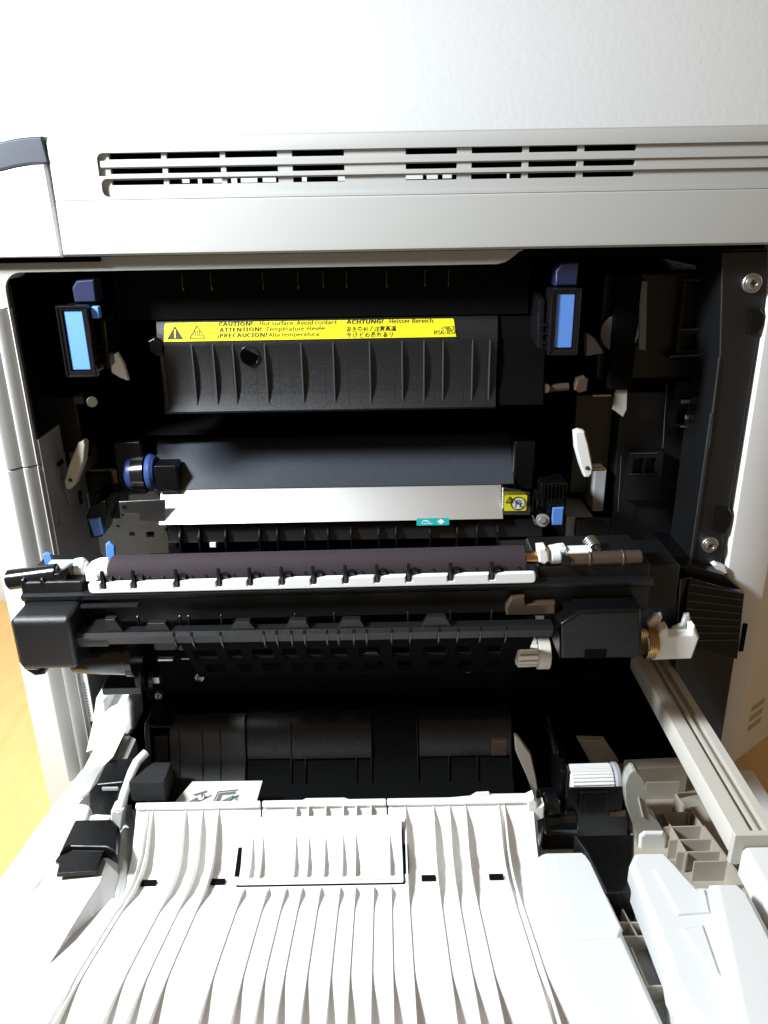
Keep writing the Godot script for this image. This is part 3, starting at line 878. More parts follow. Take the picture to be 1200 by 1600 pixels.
# simple stroke forms of the characters printed on the label, in a square of 10 by 10
func glyphs(s: Shape, list: Array, at: Transform3D, size: float, step: float) -> void:
	var forms := {
		"go": [[1, 9, 8, 9, 8, 6], [4, 8, 4, 6], [0, 5, 9, 5], [2, 3, 8, 3], [2, 1, 8, 1], [2, 3, 2, 1]],
		"on": [[5, 9, 2, 7, 5, 6, 8, 7, 5, 9], [1, 4, 9, 4], [5, 6, 5, 4], [2, 2, 2, 0, 8, 0]],
		"ju": [[1, 9, 9, 9], [5, 9, 1, 5], [5, 9, 9, 5], [0, 3, 10, 3], [5, 3, 5, 0]],
		"ui": [[3, 8, 1, 6, 3, 4, 5, 6, 3, 8], [0, 3, 6, 3], [3, 3, 3, 0], [8, 10, 8, 0]],
		"slash": [[2, 0, 8, 10]],
		"chuu": [[1, 9, 2, 8], [0, 6, 1.5, 5], [0, 0, 2, 3], [6, 10, 7, 9], [4, 7, 10, 7], [4, 4, 10, 4], [7, 7, 7, 0], [3, 0, 10, 0]],
		"i": [[5, 10, 5, 9], [1, 9, 9, 9], [0, 7, 10, 7], [3, 8.5, 3.5, 7.5], [7, 8.5, 6.5, 7.5], [2, 6, 8, 6, 8, 3, 2, 3, 2, 6], [2, 4.5, 8, 4.5], [1, 2, 0, 0], [3, 2, 4, 0, 7, 0], [8, 2, 9, 1]],
		"kou": [[5, 10, 5, 9], [0, 8.8, 10, 8.8], [3, 7.5, 7, 7.5, 7, 6, 3, 6, 3, 7.5], [1, 0, 1, 5, 9, 5, 9, 0], [3, 3.5, 7, 3.5, 7, 1.5, 3, 1.5, 3, 3.5]],
		"on2": [[1, 9, 2, 8], [0, 6, 1.5, 5], [0, 0, 2, 3], [4, 9.5, 9, 9.5, 9, 5.5, 4, 5.5, 4, 9.5], [4, 7.5, 9, 7.5], [4, 4, 9, 4, 9, 0.5], [4, 4, 4, 0.5], [5.7, 4, 5.7, 0.5], [7.4, 4, 7.4, 0.5], [3, 0.3, 10, 0.3]],
		"ya": [[0, 6, 7, 8, 9, 6, 7, 4, 5, 4], [5, 10, 6, 8], [3, 9, 6, 0]],
		"ke": [[1, 9, 1, 2, 2, 0], [4, 7, 10, 7], [7.5, 10, 7.5, 4, 6, 0]],
		"to": [[3, 9, 4, 5], [8, 7, 3, 4, 2, 2, 4, 0, 9, 0], [7, 10, 8, 9], [9, 10, 10, 9]],
		"no": [[5, 8, 4, 2, 2, 1, 1, 4, 3, 7, 6, 8, 9, 6, 9, 3, 6, 0]],
		"osore": [[1, 9, 9, 9], [3, 9, 3, 5], [5, 10, 5, 5], [7, 9, 8, 6], [1, 5, 9, 5], [1, 3, 0, 0], [3, 3, 4, 0, 7, 0], [8, 3, 9, 1]],
		"re": [[2, 10, 2, 0], [0, 7, 4, 7, 1, 2], [4, 6, 6, 8, 7, 6, 7, 2, 9, 0]],
		"a": [[1, 8, 8, 8], [4, 10, 4, 3, 5, 0], [7, 6, 3, 0, 1, 2, 4, 5, 8, 4, 8, 2, 6, 0]],
		"ri": [[2, 9, 2, 4], [7, 9, 7, 4, 4, 0]],
	}
	for k in list.size():
		for f in forms[list[k]]:
			var line := PackedVector2Array()
			for j in range(0, f.size(), 2):
				line.append(Vector2(k * step + f[j] * size / 10.0, f[j + 1] * size / 10.0))
			s.strokes([line], size * 0.11, at)


# ---------------------------------------------------------------- transfer belt
func build_belt(printer: Node3D) -> void:
	var s := Shape.new(M.slate)
	var poly := pts([-0.110, 0.232])
	poly.append_array(pts([-0.0760, 0.2368, -0.0735, 0.2362, -0.0700, 0.2335, -0.0600, 0.2228, -0.0520, 0.2130]))
	poly.append_array(pts([-0.0490, 0.2085, -0.060, 0.2000, -0.110, 0.2000]))
	s.across(poly, -0.1564, 0.0887, 0.0006)
	var unit := part("transfer_belt", s, printer)
	var hs := Shape.new(M.black)
	hs.across(pts([-0.110, 0.2460, -0.066, 0.2440, -0.064, 0.2425, -0.110, 0.2425]), -0.165, 0.100, 0.0004)
	hs.box(0.0878, 0.2023, -0.11, 0.1028, 0.2377, -0.052, 0.002)
	hs.box(-0.1531, 0.2077, -0.0600, -0.1374, 0.2271, -0.0450, 0.0012)
	hs.box(-0.1822, 0.2023, -0.11, -0.1622, 0.2410, -0.056, 0.002)
	part("belt_end", hs, unit)
	var c := Shape.new(M.blue_dim)
	var b0 := Vector3(-0.1745, 0.2174, -0.0580)
	var b1 := Vector3(-0.1530, 0.2180, -0.0580)
	c.turned(b0.lerp(b1, 0.66), b1, [Vector2(0, 0.0), Vector2(0, 0.0118), Vector2(0.0012, 0.0130), Vector2(0.0034, 0.0128), Vector2(0.0056, 0.0112), Vector2(0.0056, 0)], 28)
	c.turned(b0, b1, [Vector2(0, 0.0), Vector2(0, 0.0098), Vector2(0.002, 0.0112), Vector2(0.0045, 0.0112), Vector2(0.0045, 0)], 28)
	c.mat = M.black_gloss
	c.turned(b0, b1, [Vector2(0.0045, 0.0090), Vector2(0.0045, 0.0118), Vector2(0.0132, 0.0128), Vector2(0.0132, 0.009)], 28)
	part("blue_end_ring", c, unit)
	# polished metal strip in front of the belt, bent at the top
	var m := Shape.new(M.steel)
	m.strip(pts([-0.0660, 0.2095, -0.0530, 0.2110, -0.0510, 0.2092, -0.0355, 0.1885]), 0.0008, -0.1511, 0.0799, 0.0003)
	m.mat = M.steel_dark
	m.prism(PackedVector2Array([Vector2(-0.1511, 0.2059), Vector2(-0.1452, 0.2058), Vector2(-0.1471, 0.1889), Vector2(-0.1645, 0.1906), Vector2(-0.1638, 0.1961), Vector2(-0.1754, 0.1963), Vector2(-0.1759, 0.1927), Vector2(-0.1767, 0.1927), Vector2(-0.1763, 0.2050)]), -0.0378, -0.0368, 0.0003)
	m.prism(PackedVector2Array([Vector2(0.0793, 0.2092), Vector2(0.0879, 0.2077), Vector2(0.0978, 0.2053), Vector2(0.0986, 0.1892), Vector2(0.0801, 0.1896)]), -0.0405, -0.0395, 0.0003)
	m.mat = M.flange_reflection
	m.across(pts([-0.0660, 0.2102, -0.0530, 0.2116, -0.0512, 0.2108, -0.0506, 0.2088, -0.0500, 0.2070, -0.0520, 0.2070]), -0.1549, 0.0812, 0.0004)
	var strip := part("metal_strip", m, unit)
	var mh := Shape.new(M.black_deep)
	mh.bar(Vector3(-0.1731, 0.2008, -0.0368), Vector3(-0.1729, 0.2011, -0.0360), 0.0014, 14, 0.0001)
	part("strip_hole", mh, strip)
	# small yellow sign: warning triangle and a crossed-out hand
	var y := Shape.new(M.label_yellow)
	var at := Transform3D(Basis(Vector3.RIGHT, 0.10), Vector3(0.0803, 0.1934, -0.0375))
	y.patch(round_rect(0.0, 0.0, 0.0150, 0.0118, 0.0010), at.translated_local(Vector3(0, 0, 0.0004)))
	var ink := at.translated_local(Vector3(0, 0, 0.0006))
	var ring := arc(Vector2(0.0092, 0.0058), 0.0046, 0, 360, 28)
	y.mat = M.label_white
	y.patch(arc(Vector2(0.0092, 0.0058), 0.0045, 0, 345, 23), ink)
	y.mat = M.ink
	ink = at.translated_local(Vector3(0, 0, 0.0008))
	y.strokes([ring, pts([0.0058, 0.0091, 0.0126, 0.0026]), pts([0.0010, 0.0066, 0.0058, 0.0066, 0.0034, 0.0108, 0.0010, 0.0066]), pts([0.0034, 0.0093, 0.0034, 0.0083]), pts([0.0034, 0.0075, 0.0034, 0.0076])], 0.0006, ink)
	y.strokes([pts([0.0074, 0.0028, 0.0078, 0.0050, 0.0072, 0.0072]), pts([0.0084, 0.0052, 0.0084, 0.0084]), pts([0.0095, 0.0052, 0.0097, 0.0086]), pts([0.0105, 0.0050, 0.0110, 0.0080]), pts([0.0106, 0.0030, 0.0108, 0.0050, 0.0118, 0.0060])], 0.0004, ink)
	part("hand_warning_label", y, strip, "small yellow label with a crossed-out hand")
	# teal label with a hand and an arrow
	var g := Shape.new(M.label_teal)
	at = Transform3D(Basis(Vector3.RIGHT, -0.12), Vector3(0.0217, 0.1853, -0.0340))
	g.patch(round_rect(0.0, 0.0, 0.0218, 0.0050, 0.0004), at.translated_local(Vector3(0, 0, 0.0003)))
	g.mat = M.ink_white
	ink = at.translated_local(Vector3(0, 0, 0.0005))
	g.patch(pts([0.0152, 0.0008, 0.0172, 0.0008, 0.0172, 0.0022, 0.0190, 0.0022, 0.0162, 0.0044, 0.0134, 0.0022, 0.0152, 0.0022]), ink)
	g.strokes([pts([0.0035, 0.0012, 0.0085, 0.0012, 0.0090, 0.0022, 0.0060, 0.0030, 0.0040, 0.0028, 0.0035, 0.0012]), pts([0.0092, 0.0012, 0.0106, 0.0012]), pts([0.0046, 0.0036, 0.0078, 0.0033])], 0.0004, ink)
	part("teal_label", g, unit, "teal label with a white hand and arrow")
	# sides of the belt unit: blocks with blue buttons
	var k := Shape.new(M.black)
	k.box(0.1056, 0.1927, -0.090, 0.1236, 0.2106, -0.043, 0.001)
	for i in 6:
		k.box(0.1073 + 0.0025 * i, 0.1932, -0.0428, 0.1073 + 0.0025 * i + 0.0012, 0.2092, -0.0412, 0.0003)
	k.box(0.1094, 0.1843, -0.060, 0.1204, 0.1994, -0.0325, 0.001)
	part("belt_side_block", k, unit)
	k = Shape.new(M.black)
	k.prism(PackedVector2Array([Vector2(-0.1994, 0.1947), Vector2(-0.1947, 0.2028), Vector2(-0.1849, 0.2063), Vector2(-0.1838, 0.2017), Vector2(-0.1913, 0.1796), Vector2(-0.1992, 0.1788)]), -0.060, -0.0365, 0.001)
	k.box(-0.2003, 0.1830, -0.10, -0.1843, 0.2031, -0.061, 0.001)
	part("belt_side_block", k, unit)
	k = Shape.new(M.black)
	k.box(0.1031, 0.1834, -0.0600, 0.1118, 0.2030, -0.0460, 0.0006)
	part("belt_side_block", k, unit)
	var bl := Shape.new(M.blue)
	bl.prism(PackedVector2Array([Vector2(0.1118, 0.1972), Vector2(0.1190, 0.1975), Vector2(0.1189, 0.1852), Vector2(0.1117, 0.1849)]), -0.0340, -0.0306, 0.0006)
	part("blue_button", bl, unit)
	var bl2 := Shape.new(M.blue)
	bl2.prism(PackedVector2Array([Vector2(-0.1975, 0.1937), Vector2(-0.1893, 0.1944), Vector2(-0.1885, 0.1823), Vector2(-0.1955, 0.1811)]), -0.0380, -0.0345, 0.0006)
	part("blue_button", bl2, unit)
	var spr := Shape.new(M.steel_dull)
	spr.bar(Vector3(0.1066, 0.1866, -0.0360), Vector3(0.1055, 0.1887, -0.0310), 0.0046, 20)
	spr.bar(Vector3(0.1055, 0.1887, -0.0310), Vector3(0.1051, 0.1895, -0.0290), 0.0024, 16)
	spr.wire(PackedVector3Array([Vector3(0.0989, 0.1917, -0.0330), Vector3(0.1007, 0.1860, -0.0320), Vector3(0.1058, 0.1840, -0.0310)]), 0.0006)
	part("spring_washer", spr, unit)
	# black comb under the strip
	var g2 := Shape.new(M.black_gloss)
	g2.across(pts([-0.060, 0.1880, -0.0420, 0.1850, -0.0400, 0.1770, -0.0380, 0.1740, -0.0420, 0.1720, -0.060, 0.1700]), -0.1474, 0.1080, 0.0008)
	g2.across(pts([-0.060, 0.1690, -0.0440, 0.1690, -0.0440, 0.1500, -0.060, 0.1500]), -0.1497, 0.1094, 0.0008)
	var comb := part("paper_comb", g2, unit)
	for x in [-0.1381, -0.1251, -0.1074, -0.0844, -0.0723, -0.0536, -0.0380, -0.0224, -0.0037, 0.0080, 0.0310, 0.0493, 0.0628, 0.0767]:
		var f := Shape.new(M.black)
		f.across(pts([-0.044, 0.1860, -0.0392, 0.1842, -0.0340, 0.1800, -0.0330, 0.1770, -0.0345, 0.1640, -0.0440, 0.1600]), x - 0.0006, x + 0.0006, 0.0002)
		part("comb_fin", f, comb)
	var w := Shape.new(M.label_white)
	w.box(-0.1189, 0.1706, -0.0437, -0.1146, 0.1740, -0.0365, 0.0003)
	part("white_mark", w, comb)


# ---------------------------------------------------------------- transfer roller carriage, swung out of the machine
func build_transfer_roller(printer: Node3D) -> void:
	var s := Shape.new(M.black_grain)
	var x0 := -0.2003
	var x1 := 0.1469
	var xl := -0.1663
	var xr := 0.0848
	# trough under the roller
	s.across(pts([0.020, 0.1640, 0.050, 0.1620, 0.0640, 0.1720, 0.0640, 0.1855, 0.0690, 0.1885, 0.0700, 0.1915, 0.0660, 0.1926, 0.0560, 0.1900, 0.0480, 0.1870, 0.020, 0.1880]), x0, x1, 0.0006)
	s.box(x0, 0.1769, 0.030, xl, 0.1991, 0.0672, 0.0012)
	s.box(xr, 0.1738, 0.020, x1, 0.1986, 0.0620, 0.0012)
	s.box(x1 + 0.0002, 0.1523, -0.010, 0.1767, 0.1822, 0.030, 0.0015)
	s.across(pts([0.0672, 0.1830, 0.0712, 0.1842, 0.0712, 0.1850, 0.0672, 0.1856]), -0.1895, xl + 0.030, 0.0003)
	s.across(pts([0.0622, 0.1905, 0.0690, 0.1912, 0.0690, 0.1920, 0.0622, 0.1922]), xr, 0.1129, 0.0003)
	var unit := part("roller_carriage", s, printer)
	var r := Shape.new(M.foam_roller)
	unit.rotation.z = 0.0077
	unit.position = Vector3(0.0016, 0.0, 0.0)
	var y := 0.2002
	var z := 0.0575
	r.bar(Vector3(-0.1514, y, z), Vector3(0.0776, y, z), 0.0087, 48, 0.0006)
	part("transfer_roller", r, unit, "dark foam transfer roller")
	# white bar with the notches that the fins stand in
	var fins := [-0.1538, -0.1371, -0.1137, -0.0906, -0.0738, -0.0563, -0.0392, -0.0217, -0.0045, 0.0127, 0.0355, 0.0579]
	var w := Shape.new(M.casing_white)
	var top := 0.1988
	var low := 0.1922
	var bx0 := -0.1621
	var bx1 := 0.0821
	var out := arc(Vector2(bx0 + 0.0022, low + 0.0022), 0.0022, 180, 270, 4)
	out.append_array(arc(Vector2(bx1 - 0.0022, low + 0.0022), 0.0022, 270, 360, 4))
	out.append_array(arc(Vector2(bx1 - 0.0018, top - 0.0018), 0.0018, 0, 90, 4))
	for k in range(fins.size() - 1, -1, -1):
		var x: float = fins[k]
		out.append_array(pts([x + 0.0015, top, x + 0.0014, top - 0.0036, x - 0.0014, top - 0.0036, x - 0.0015, top]))
	out.append_array(arc(Vector2(bx0 + 0.0018, top - 0.0018), 0.0018, 90, 180, 4))
	w.prism(out, 0.0664, 0.0700, 0.0009)
	part("white_bar", w, unit)
	var first: MeshInstance3D
	for x in fins:
		if first == null:
			var f := Shape.new(M.black_gloss)
			f.across(pts([0.0668, 0.1946, 0.0695, 0.1946, 0.0704, 0.1986, 0.0700, 0.2030, 0.0686, 0.2056, 0.0674, 0.2050, 0.0664, 0.2006]), -0.00095, 0.00095, 0.0005)
			f.across(pts([0.0640, 0.1956, 0.0670, 0.1956, 0.0690, 0.2005, 0.0650, 0.2020]), 0.0014, 0.0050, 0.0004)
			first = part("fin", f, unit)
			first.position.x = x
		else:
			again(first, unit, Vector3(x, 0, 0))
	var bump: MeshInstance3D
	for k in 30:
		var x := -0.153 + 0.0078 * k
		if fins.any(func(v): return absf(v - x) < 0.0034):
			continue
		if bump == null:
			var b := Shape.new(M.black)
			b.across(pts([0.0655, 0.1966, 0.0668, 0.1966, 0.0672, 0.2001, 0.0660, 0.2010]), -0.0006, 0.0006, 0.0002)
			bump = part("small_fin", b, unit)
			bump.position.x = x
		else:
			again(bump, unit, Vector3(x, 0, 0))
	# left end: shaft, white bearing, blue levers
	var sh := Shape.new(M.black_gloss)
	sh.bar(Vector3(-0.2095, 0.1974, 0.0600), Vector3(-0.1805, 0.2008, 0.0600), 0.0058, 24, 0.001)
	sh.box(-0.1820, 0.1952, 0.054, -0.1750, 0.2031, 0.0655, 0.001)
	for u in [0.0, 0.0105]:
		sh.box(-0.1999 + u, 0.1952, 0.058, -0.1968 + u, 0.2011, 0.0675, 0.0012)
	part("end_shaft", sh, unit)
	var n := Shape.new(M.nylon)
	n.bar(Vector3(-0.1873, 0.2017, 0.0550), Vector3(-0.1666, 0.2013, 0.0550), 0.0046, 22, 0.001)
	n.bar(Vector3(-0.1737, 0.2014, 0.0550), Vector3(-0.1672, 0.2021, 0.0550), 0.0054, 22, 0.0012)
	n.prism(PackedVector2Array([Vector2(-0.1652, 0.2035), Vector2(-0.1599, 0.2057), Vector2(-0.1553, 0.2056), Vector2(-0.1565, 0.1978), Vector2(-0.1614, 0.1955), Vector2(-0.1656, 0.1964)]), 0.050, 0.0635, 0.0012)
	n.mat = M.nylon_cream
	n.bar(Vector3(-0.1591, 0.2023, 0.0600), Vector3(-0.1516, 0.2026, 0.0600), 0.0052, 20, 0.0006)
	n.mat = M.black
	n.prism(PackedVector2Array([Vector2(-0.1784, 0.2044), Vector2(-0.1716, 0.2077), Vector2(-0.1719, 0.2039), Vector2(-0.1743, 0.2016), Vector2(-0.1782, 0.2017)]), 0.0600, 0.0665, 0.0006)
	part("white_bearing", n, unit)
	var bl := Shape.new(M.blue)
	bl.prism(PackedVector2Array([Vector2(-0.1929, 0.2074), Vector2(-0.1908, 0.2089), Vector2(-0.1885, 0.2077), Vector2(-0.1874, 0.2017), Vector2(-0.1888, 0.1997), Vector2(-0.1923, 0.2002)]), 0.0475, 0.0500, 0.0006)
	part("blue_lever", bl, unit)
	var bl2 := Shape.new(M.blue)
	bl2.prism(PackedVector2Array([Vector2(-0.1603, 0.2086), Vector2(-0.1578, 0.2106), Vector2(-0.1553, 0.2077), Vector2(-0.1560, 0.1997), Vector2(-0.1574, 0.1977), Vector2(-0.1613, 0.1990)]), 0.0375, 0.0400, 0.0006)
	part("blue_lever", bl2, unit)
	# right end: brass shaft, white clips, spring, bronze shaft
	var br := Shape.new(M.brass)
	br.bar(Vector3(0.0770, 0.2023, 0.0580), Vector3(0.0866, 0.2025, 0.0580), 0.0036, 20, 0.0003)
	part("brass_shaft", br, unit)
	var wc := Shape.new(M.nylon)
	wc.prism(PackedVector2Array([Vector2(0.0837, 0.2098), Vector2(0.0879, 0.2101), Vector2(0.0898, 0.2074), Vector2(0.0905, 0.2020), Vector2(0.0878, 0.1997), Vector2(0.0848, 0.2013)]), 0.054, 0.063, 0.0012)
	wc.prism(PackedVector2Array([Vector2(0.0912, 0.2072), Vector2(0.0961, 0.2083), Vector2(0.0996, 0.2086), Vector2(0.1012, 0.2067), Vector2(0.1142, 0.2068), Vector2(0.1147, 0.2045), Vector2(0.1006, 0.2043), Vector2(0.1001, 0.2016), Vector2(0.0945, 0.2006), Vector2(0.0915, 0.2026)]), 0.052, 0.061, 0.0010)
	wc.bar(Vector3(0.0914, 0.2035, 0.0570), Vector3(0.0992, 0.2038, 0.0570), 0.0054, 20, 0.0008)
	part("white_clip", wc, unit)
	var sp := Shape.new(M.steel_dull)
	sp.coil(Vector3(0.1183, 0.2028, 0.0360), Vector3(0.1205, 0.2002, 0.0440), 0.0034, 0.0007, 5.5)
	part("spring", sp, unit)
	var bz := Shape.new(M.bronze)
	bz.bar(Vector3(0.0994, 0.2016, 0.0600), Vector3(0.1415, 0.2020, 0.0600), 0.0040, 22, 0.0006)
	bz.bar(Vector3(0.1121, 0.2018, 0.0600), Vector3(0.1132, 0.2018, 0.0600), 0.0046, 22, 0.0003)
	bz.bar(Vector3(0.1305, 0.2018, 0.0600), Vector3(0.1316, 0.2018, 0.0600), 0.0046, 22, 0.0003)
	bz.mat = M.black
	bz.prism(PackedVector2Array([Vector2(0.0964, 0.2073), Vector2(0.1000, 0.2057), Vector2(0.1020, 0.2018), Vector2(0.0997, 0.1996), Vector2(0.0969, 0.2004)]), 0.0600, 0.0655, 0.0006)
	part("bronze_shaft", bz, unit)


# ---------------------------------------------------------------- paper guide, rollers and boxes under the carriage
func build_feed(printer: Node3D) -> void:
	var s := Shape.new(M.black_grain)
	var x0 := -0.1684
	var x1 := 0.0906
	# front rail of the guide with its raised tabs
	s.across(pts([0.0760, 0.1740, 0.0830, 0.1742, 0.0842, 0.1720, 0.0810, 0.1660, 0.0740, 0.1640]), x0, x1, 0.0006)
	for t in [[157, 159, 176, 190, 946, 960], [222, 232, 262, 272, 959, 967], [372, 384, 408, 420, 955, 963], [469, 478, 506, 514, 953, 961], [560, 570, 600, 610, 951, 959], [706, 718, 748, 760, 947, 957]]:
		tab(s, t)
	var guide := part("slotted_guide", s, printer)
	# slotted sheet that runs down and back from the rail
	var sheet := Shape.new(M.black_deep)
	sheet.xf = Transform3D(Basis(Vector3(1, 0, 0), Vector3(0, 0.80, 0.60), Vector3(0, -0.60, 0.80)), Vector3(0, 0.1640, 0.0735))
	var holes := []
	var rng := RandomNumberGenerator.new()
	rng.seed = 12
	var x := -0.112
	while x < 0.070:
		var w := 0.008 + 0.006 * rng.randf()
		holes.append(Rect2(x, -0.030, w, 0.013))
		holes.append(Rect2(x + 0.003, -0.052, w * 0.9, 0.013))
		x += w + 0.005 + 0.004 * rng.randf()
	sheet.plate(-0.116, -0.060, 0.083, 0.0, -0.0015, 0.0, holes)
	part("slotted_sheet", sheet, guide)
	for u in [-0.1146, -0.1050, -0.0894, -0.0662, -0.0593, -0.0513, -0.0443, -0.0322, -0.0260, -0.0177, -0.0107, 0.0028, 0.0128, 0.0284, 0.0385, 0.0509, 0.0648]:
		var f := Shape.new(M.black_gloss)
		f.across(pts([0.0835, 0.1743, 0.0848, 0.1722, 0.0826, 0.1660, 0.0790, 0.1610, 0.0740, 0.1620, 0.0740, 0.1700]), u - 0.0005, u + 0.0006, 0.0002)
		part("guide_rib", f, guide)
	for u in [-0.1358, -0.1127, -0.1079, -0.0900, -0.0496, -0.0281, 0.0123, 0.0356, 0.0582]:
		var p := Shape.new(M.steel_dull if u > 0.06 else M.black_gloss)
		p.bar(Vector3(u, 0.172, 0.074), Vector3(u, 0.1795, 0.074), 0.0008, 8)
		part("guide_pin", p, guide)
	# second rail behind with slots
	var r2 := Shape.new(M.black)
	r2.across(pts([0.030, 0.172, 0.0540, 0.1640, 0.0560, 0.1580, 0.030, 0.150]), x0 + 0.010, x1 - 0.004, 0.0008)
	part("rear_rail", r2, guide)
	# rounded box on the left
	var l := Shape.new(M.black_grain)
	l.across(round_rect(0.040, 0.1540, 0.0880, 0.1864, 0.0045), -0.1998, -0.1672, 0.0030)
	l.across(pts([0.060, 0.1660, 0.0815, 0.1650, 0.0830, 0.1690, 0.0820, 0.1742, 0.060, 0.1745]), -0.1679, -0.1509, 0.0008)
	l.mat = M.black
	l.prism(PackedVector2Array([Vector2(-0.2023, 0.1492), Vector2(-0.1903, 0.1489), Vector2(-0.1913, 0.1452), Vector2(-0.1968, 0.1445)]), 0.050, 0.0780, 0.0010)
	l.box(-0.1805, 0.1397, 0.030, -0.1666, 0.1630, 0.0600, 0.002)
	part("left_end_box", l, printer)
	# box on the right, its cut-out, the spring and the white clip
	var r := Shape.new(M.black)
	r.prism(PackedVector2Array([Vector2(0.0945, 0.1732), Vector2(0.1047, 0.1808), Vector2(0.1382, 0.1813), Vector2(0.1420, 0.1509), Vector2(0.1375, 0.1497), Vector2(0.0963, 0.1501)]), 0.030, 0.080, 0.0022)
	r.mat = M.black_deep
	r.box(0.1093, 0.1512, 0.0795, 0.1213, 0.1569, 0.0806, 0.0002)
	r.mat = M.bronze
	r.prism(PackedVector2Array([Vector2(0.0669, 0.1781), Vector2(0.0695, 0.1844), Vector2(0.0765, 0.1851), Vector2(0.0775, 0.1799), Vector2(0.0937, 0.1804), Vector2(0.0941, 0.1736), Vector2(0.0671, 0.1733)]), 0.050, 0.070, 0.0008)
	part("right_end_box", r, printer)
	var sp := Shape.new(M.brass)
	sp.coil(Vector3(0.1469, 0.1522, 0.0660), Vector3(0.1524, 0.1521, 0.0660), 0.0088, 0.00062, 5.0)
	part("coil_spring", sp, printer)
	var c := Shape.new(M.nylon)
	c.box(0.1551, 0.1396, 0.0500, 0.1750, 0.1523, 0.0638, 0.001)
	c.prism(PackedVector2Array([Vector2(0.1486, 0.1561), Vector2(0.1513, 0.1573), Vector2(0.1534, 0.1638), Vector2(0.1568, 0.1654), Vector2(0.1582, 0.1601), Vector2(0.1703, 0.1602), Vector2(0.1700, 0.1651), Vector2(0.1721, 0.1655), Vector2(0.1756, 0.1577), Vector2(0.1730, 0.1440), Vector2(0.1506, 0.1436)]), 0.064, 0.072, 0.0014)
	c.prism(PackedVector2Array([Vector2(0.1482, 0.1630), Vector2(0.1520, 0.1683), Vector2(0.1555, 0.1691), Vector2(0.1565, 0.1666), Vector2(0.1553, 0.1613), Vector2(0.1602, 0.1599), Vector2(0.1596, 0.1524), Vector2(0.1538, 0.1517), Vector2(0.1494, 0.1589)]), 0.060, 0.0638, 0.0010)
	c.prism(PackedVector2Array([Vector2(0.1644, 0.1571), Vector2(0.1696, 0.1599), Vector2(0.1706, 0.1661), Vector2(0.1732, 0.1665), Vector2(0.1743, 0.1632), Vector2(0.1726, 0.1590), Vector2(0.1762, 0.1539), Vector2(0.1691, 0.1516)]), 0.0565, 0.060, 0.0010)
	part("white_end_clip", c, printer)
	# glossy drum at the left, the gear discs beside it
	var d := Shape.new(M.black_gloss)
	d.turned(Vector3(-0.1790, 0.1479, 0.0620), Vector3(-0.1422, 0.1476, 0.0620), [Vector2(0, 0), Vector2(0, 0.0100), Vector2(0.010, 0.0108), Vector2(0.030, 0.0116), Vector2(0.0310, 0.0124), Vector2(0.0350, 0.0124), Vector2(0.0350, 0)], 36)
	part("drum", d, printer)
	d = Shape.new(M.black_gloss)
	d.box(-0.1739, 0.1098, 0.030, -0.1497, 0.1158, 0.047, 0.001)
	part("drum_tray", d, printer)
	var gd := Shape.new(M.black)
	gd.bar(Vector3(-0.1529, 0.1203, 0.0360), Vector3(-0.1490, 0.1202, 0.0360), 0.0120, 28)
	gd.bar(Vector3(-0.1483, 0.1131, 0.0300), Vector3(-0.1451, 0.1130, 0.0300), 0.0085, 24)
	gd.mat = M.steel_dull
	gd.box(-0.1474, 0.1095, 0.030, -0.1422, 0.1142, 0.0345, 0.0004)
	gd.box(-0.1409, 0.1269, 0.033, -0.1315, 0.1284, 0.0364, 0.0003)
	part("drum_gears", gd, printer)
	var cg := Shape.new(M.nylon_cream)
	cg.bar(Vector3(0.0765, 0.1392, 0.0520), Vector3(0.0886, 0.1394, 0.0520), 0.0085, 28)
	cg.bar(Vector3(0.0887, 0.1380, 0.0520), Vector3(0.0959, 0.1379, 0.0520), 0.0096, 28)
	for k in 14:
		var t := TAU * k / 14.0
		cg.bar(Vector3(0.0773, 0.1391, 0.0520) + Vector3(0, cos(t), sin(t)) * 0.0084, Vector3(0.0879, 0.1394, 0.0520) + Vector3(0, cos(t), sin(t)) * 0.0084, 0.0009, 6)
	part("cream_gear", cg, printer)
	for q in [[Vector3(-0.1281, 0.1248, 0.0300), Vector3(-0.1149, 0.1245, 0.0300)], [Vector3(-0.1129, 0.1249, 0.0300), Vector3(-0.0997, 0.1251, 0.0300)], [Vector3(-0.0949, 0.1255, 0.0300), Vector3(-0.0829, 0.1257, 0.0300)], [Vector3(-0.0135, 0.1266, 0.0300), Vector3(-0.0055, 0.1265, 0.0300)], [Vector3(0.0136, 0.1265, 0.0300), Vector3(0.0156, 0.1265, 0.0300)]]:
		var rod := Shape.new(M.steel_dull)
		rod.bar(q[0], q[1], 0.0007, 10)
		part("guide_shaft", rod, printer)
	for q in [[Vector3(-0.0840, 0.1250, 0.0340), 0.0190], [Vector3(-0.0056, 0.1234, 0.0340), 0.0190], [Vector3(-0.1373, 0.1466, 0.0500), 0.013], [Vector3(-0.1238, 0.1463, 0.0500), 0.0110], [Vector3(-0.0978, 0.1449, 0.0500), 0.008], [Vector3(-0.0882, 0.1465, 0.0500), 0.008]]:
		var pad := Shape.new(M.black_grain)
		pad.box(q[0].x, q[0].y - 0.004, q[0].z - 0.008, q[0].x + q[1], q[0].y + 0.004, q[0].z, 0.0008)
		part("guide_pad", pad, printer)
	# dark wall of the paper path, with screws and small bright springs
	var dk := Shape.new(M.black_deep)
	dk.across(pts([-0.030, 0.170, 0.010, 0.150, 0.0180, 0.120, 0.0150, 0.085, -0.010, 0.060, -0.030, 0.060]), -0.1585, 0.0813, 0.001)
	var path := part("paper_path_wall", dk, printer)
	screw(path, Vector3(-0.1201, 0.1058, 0.0220), 0.0022, 0.2)
	screw(path, Vector3(-0.1480, 0.0923, 0.0220), 0.0018, 0.7)
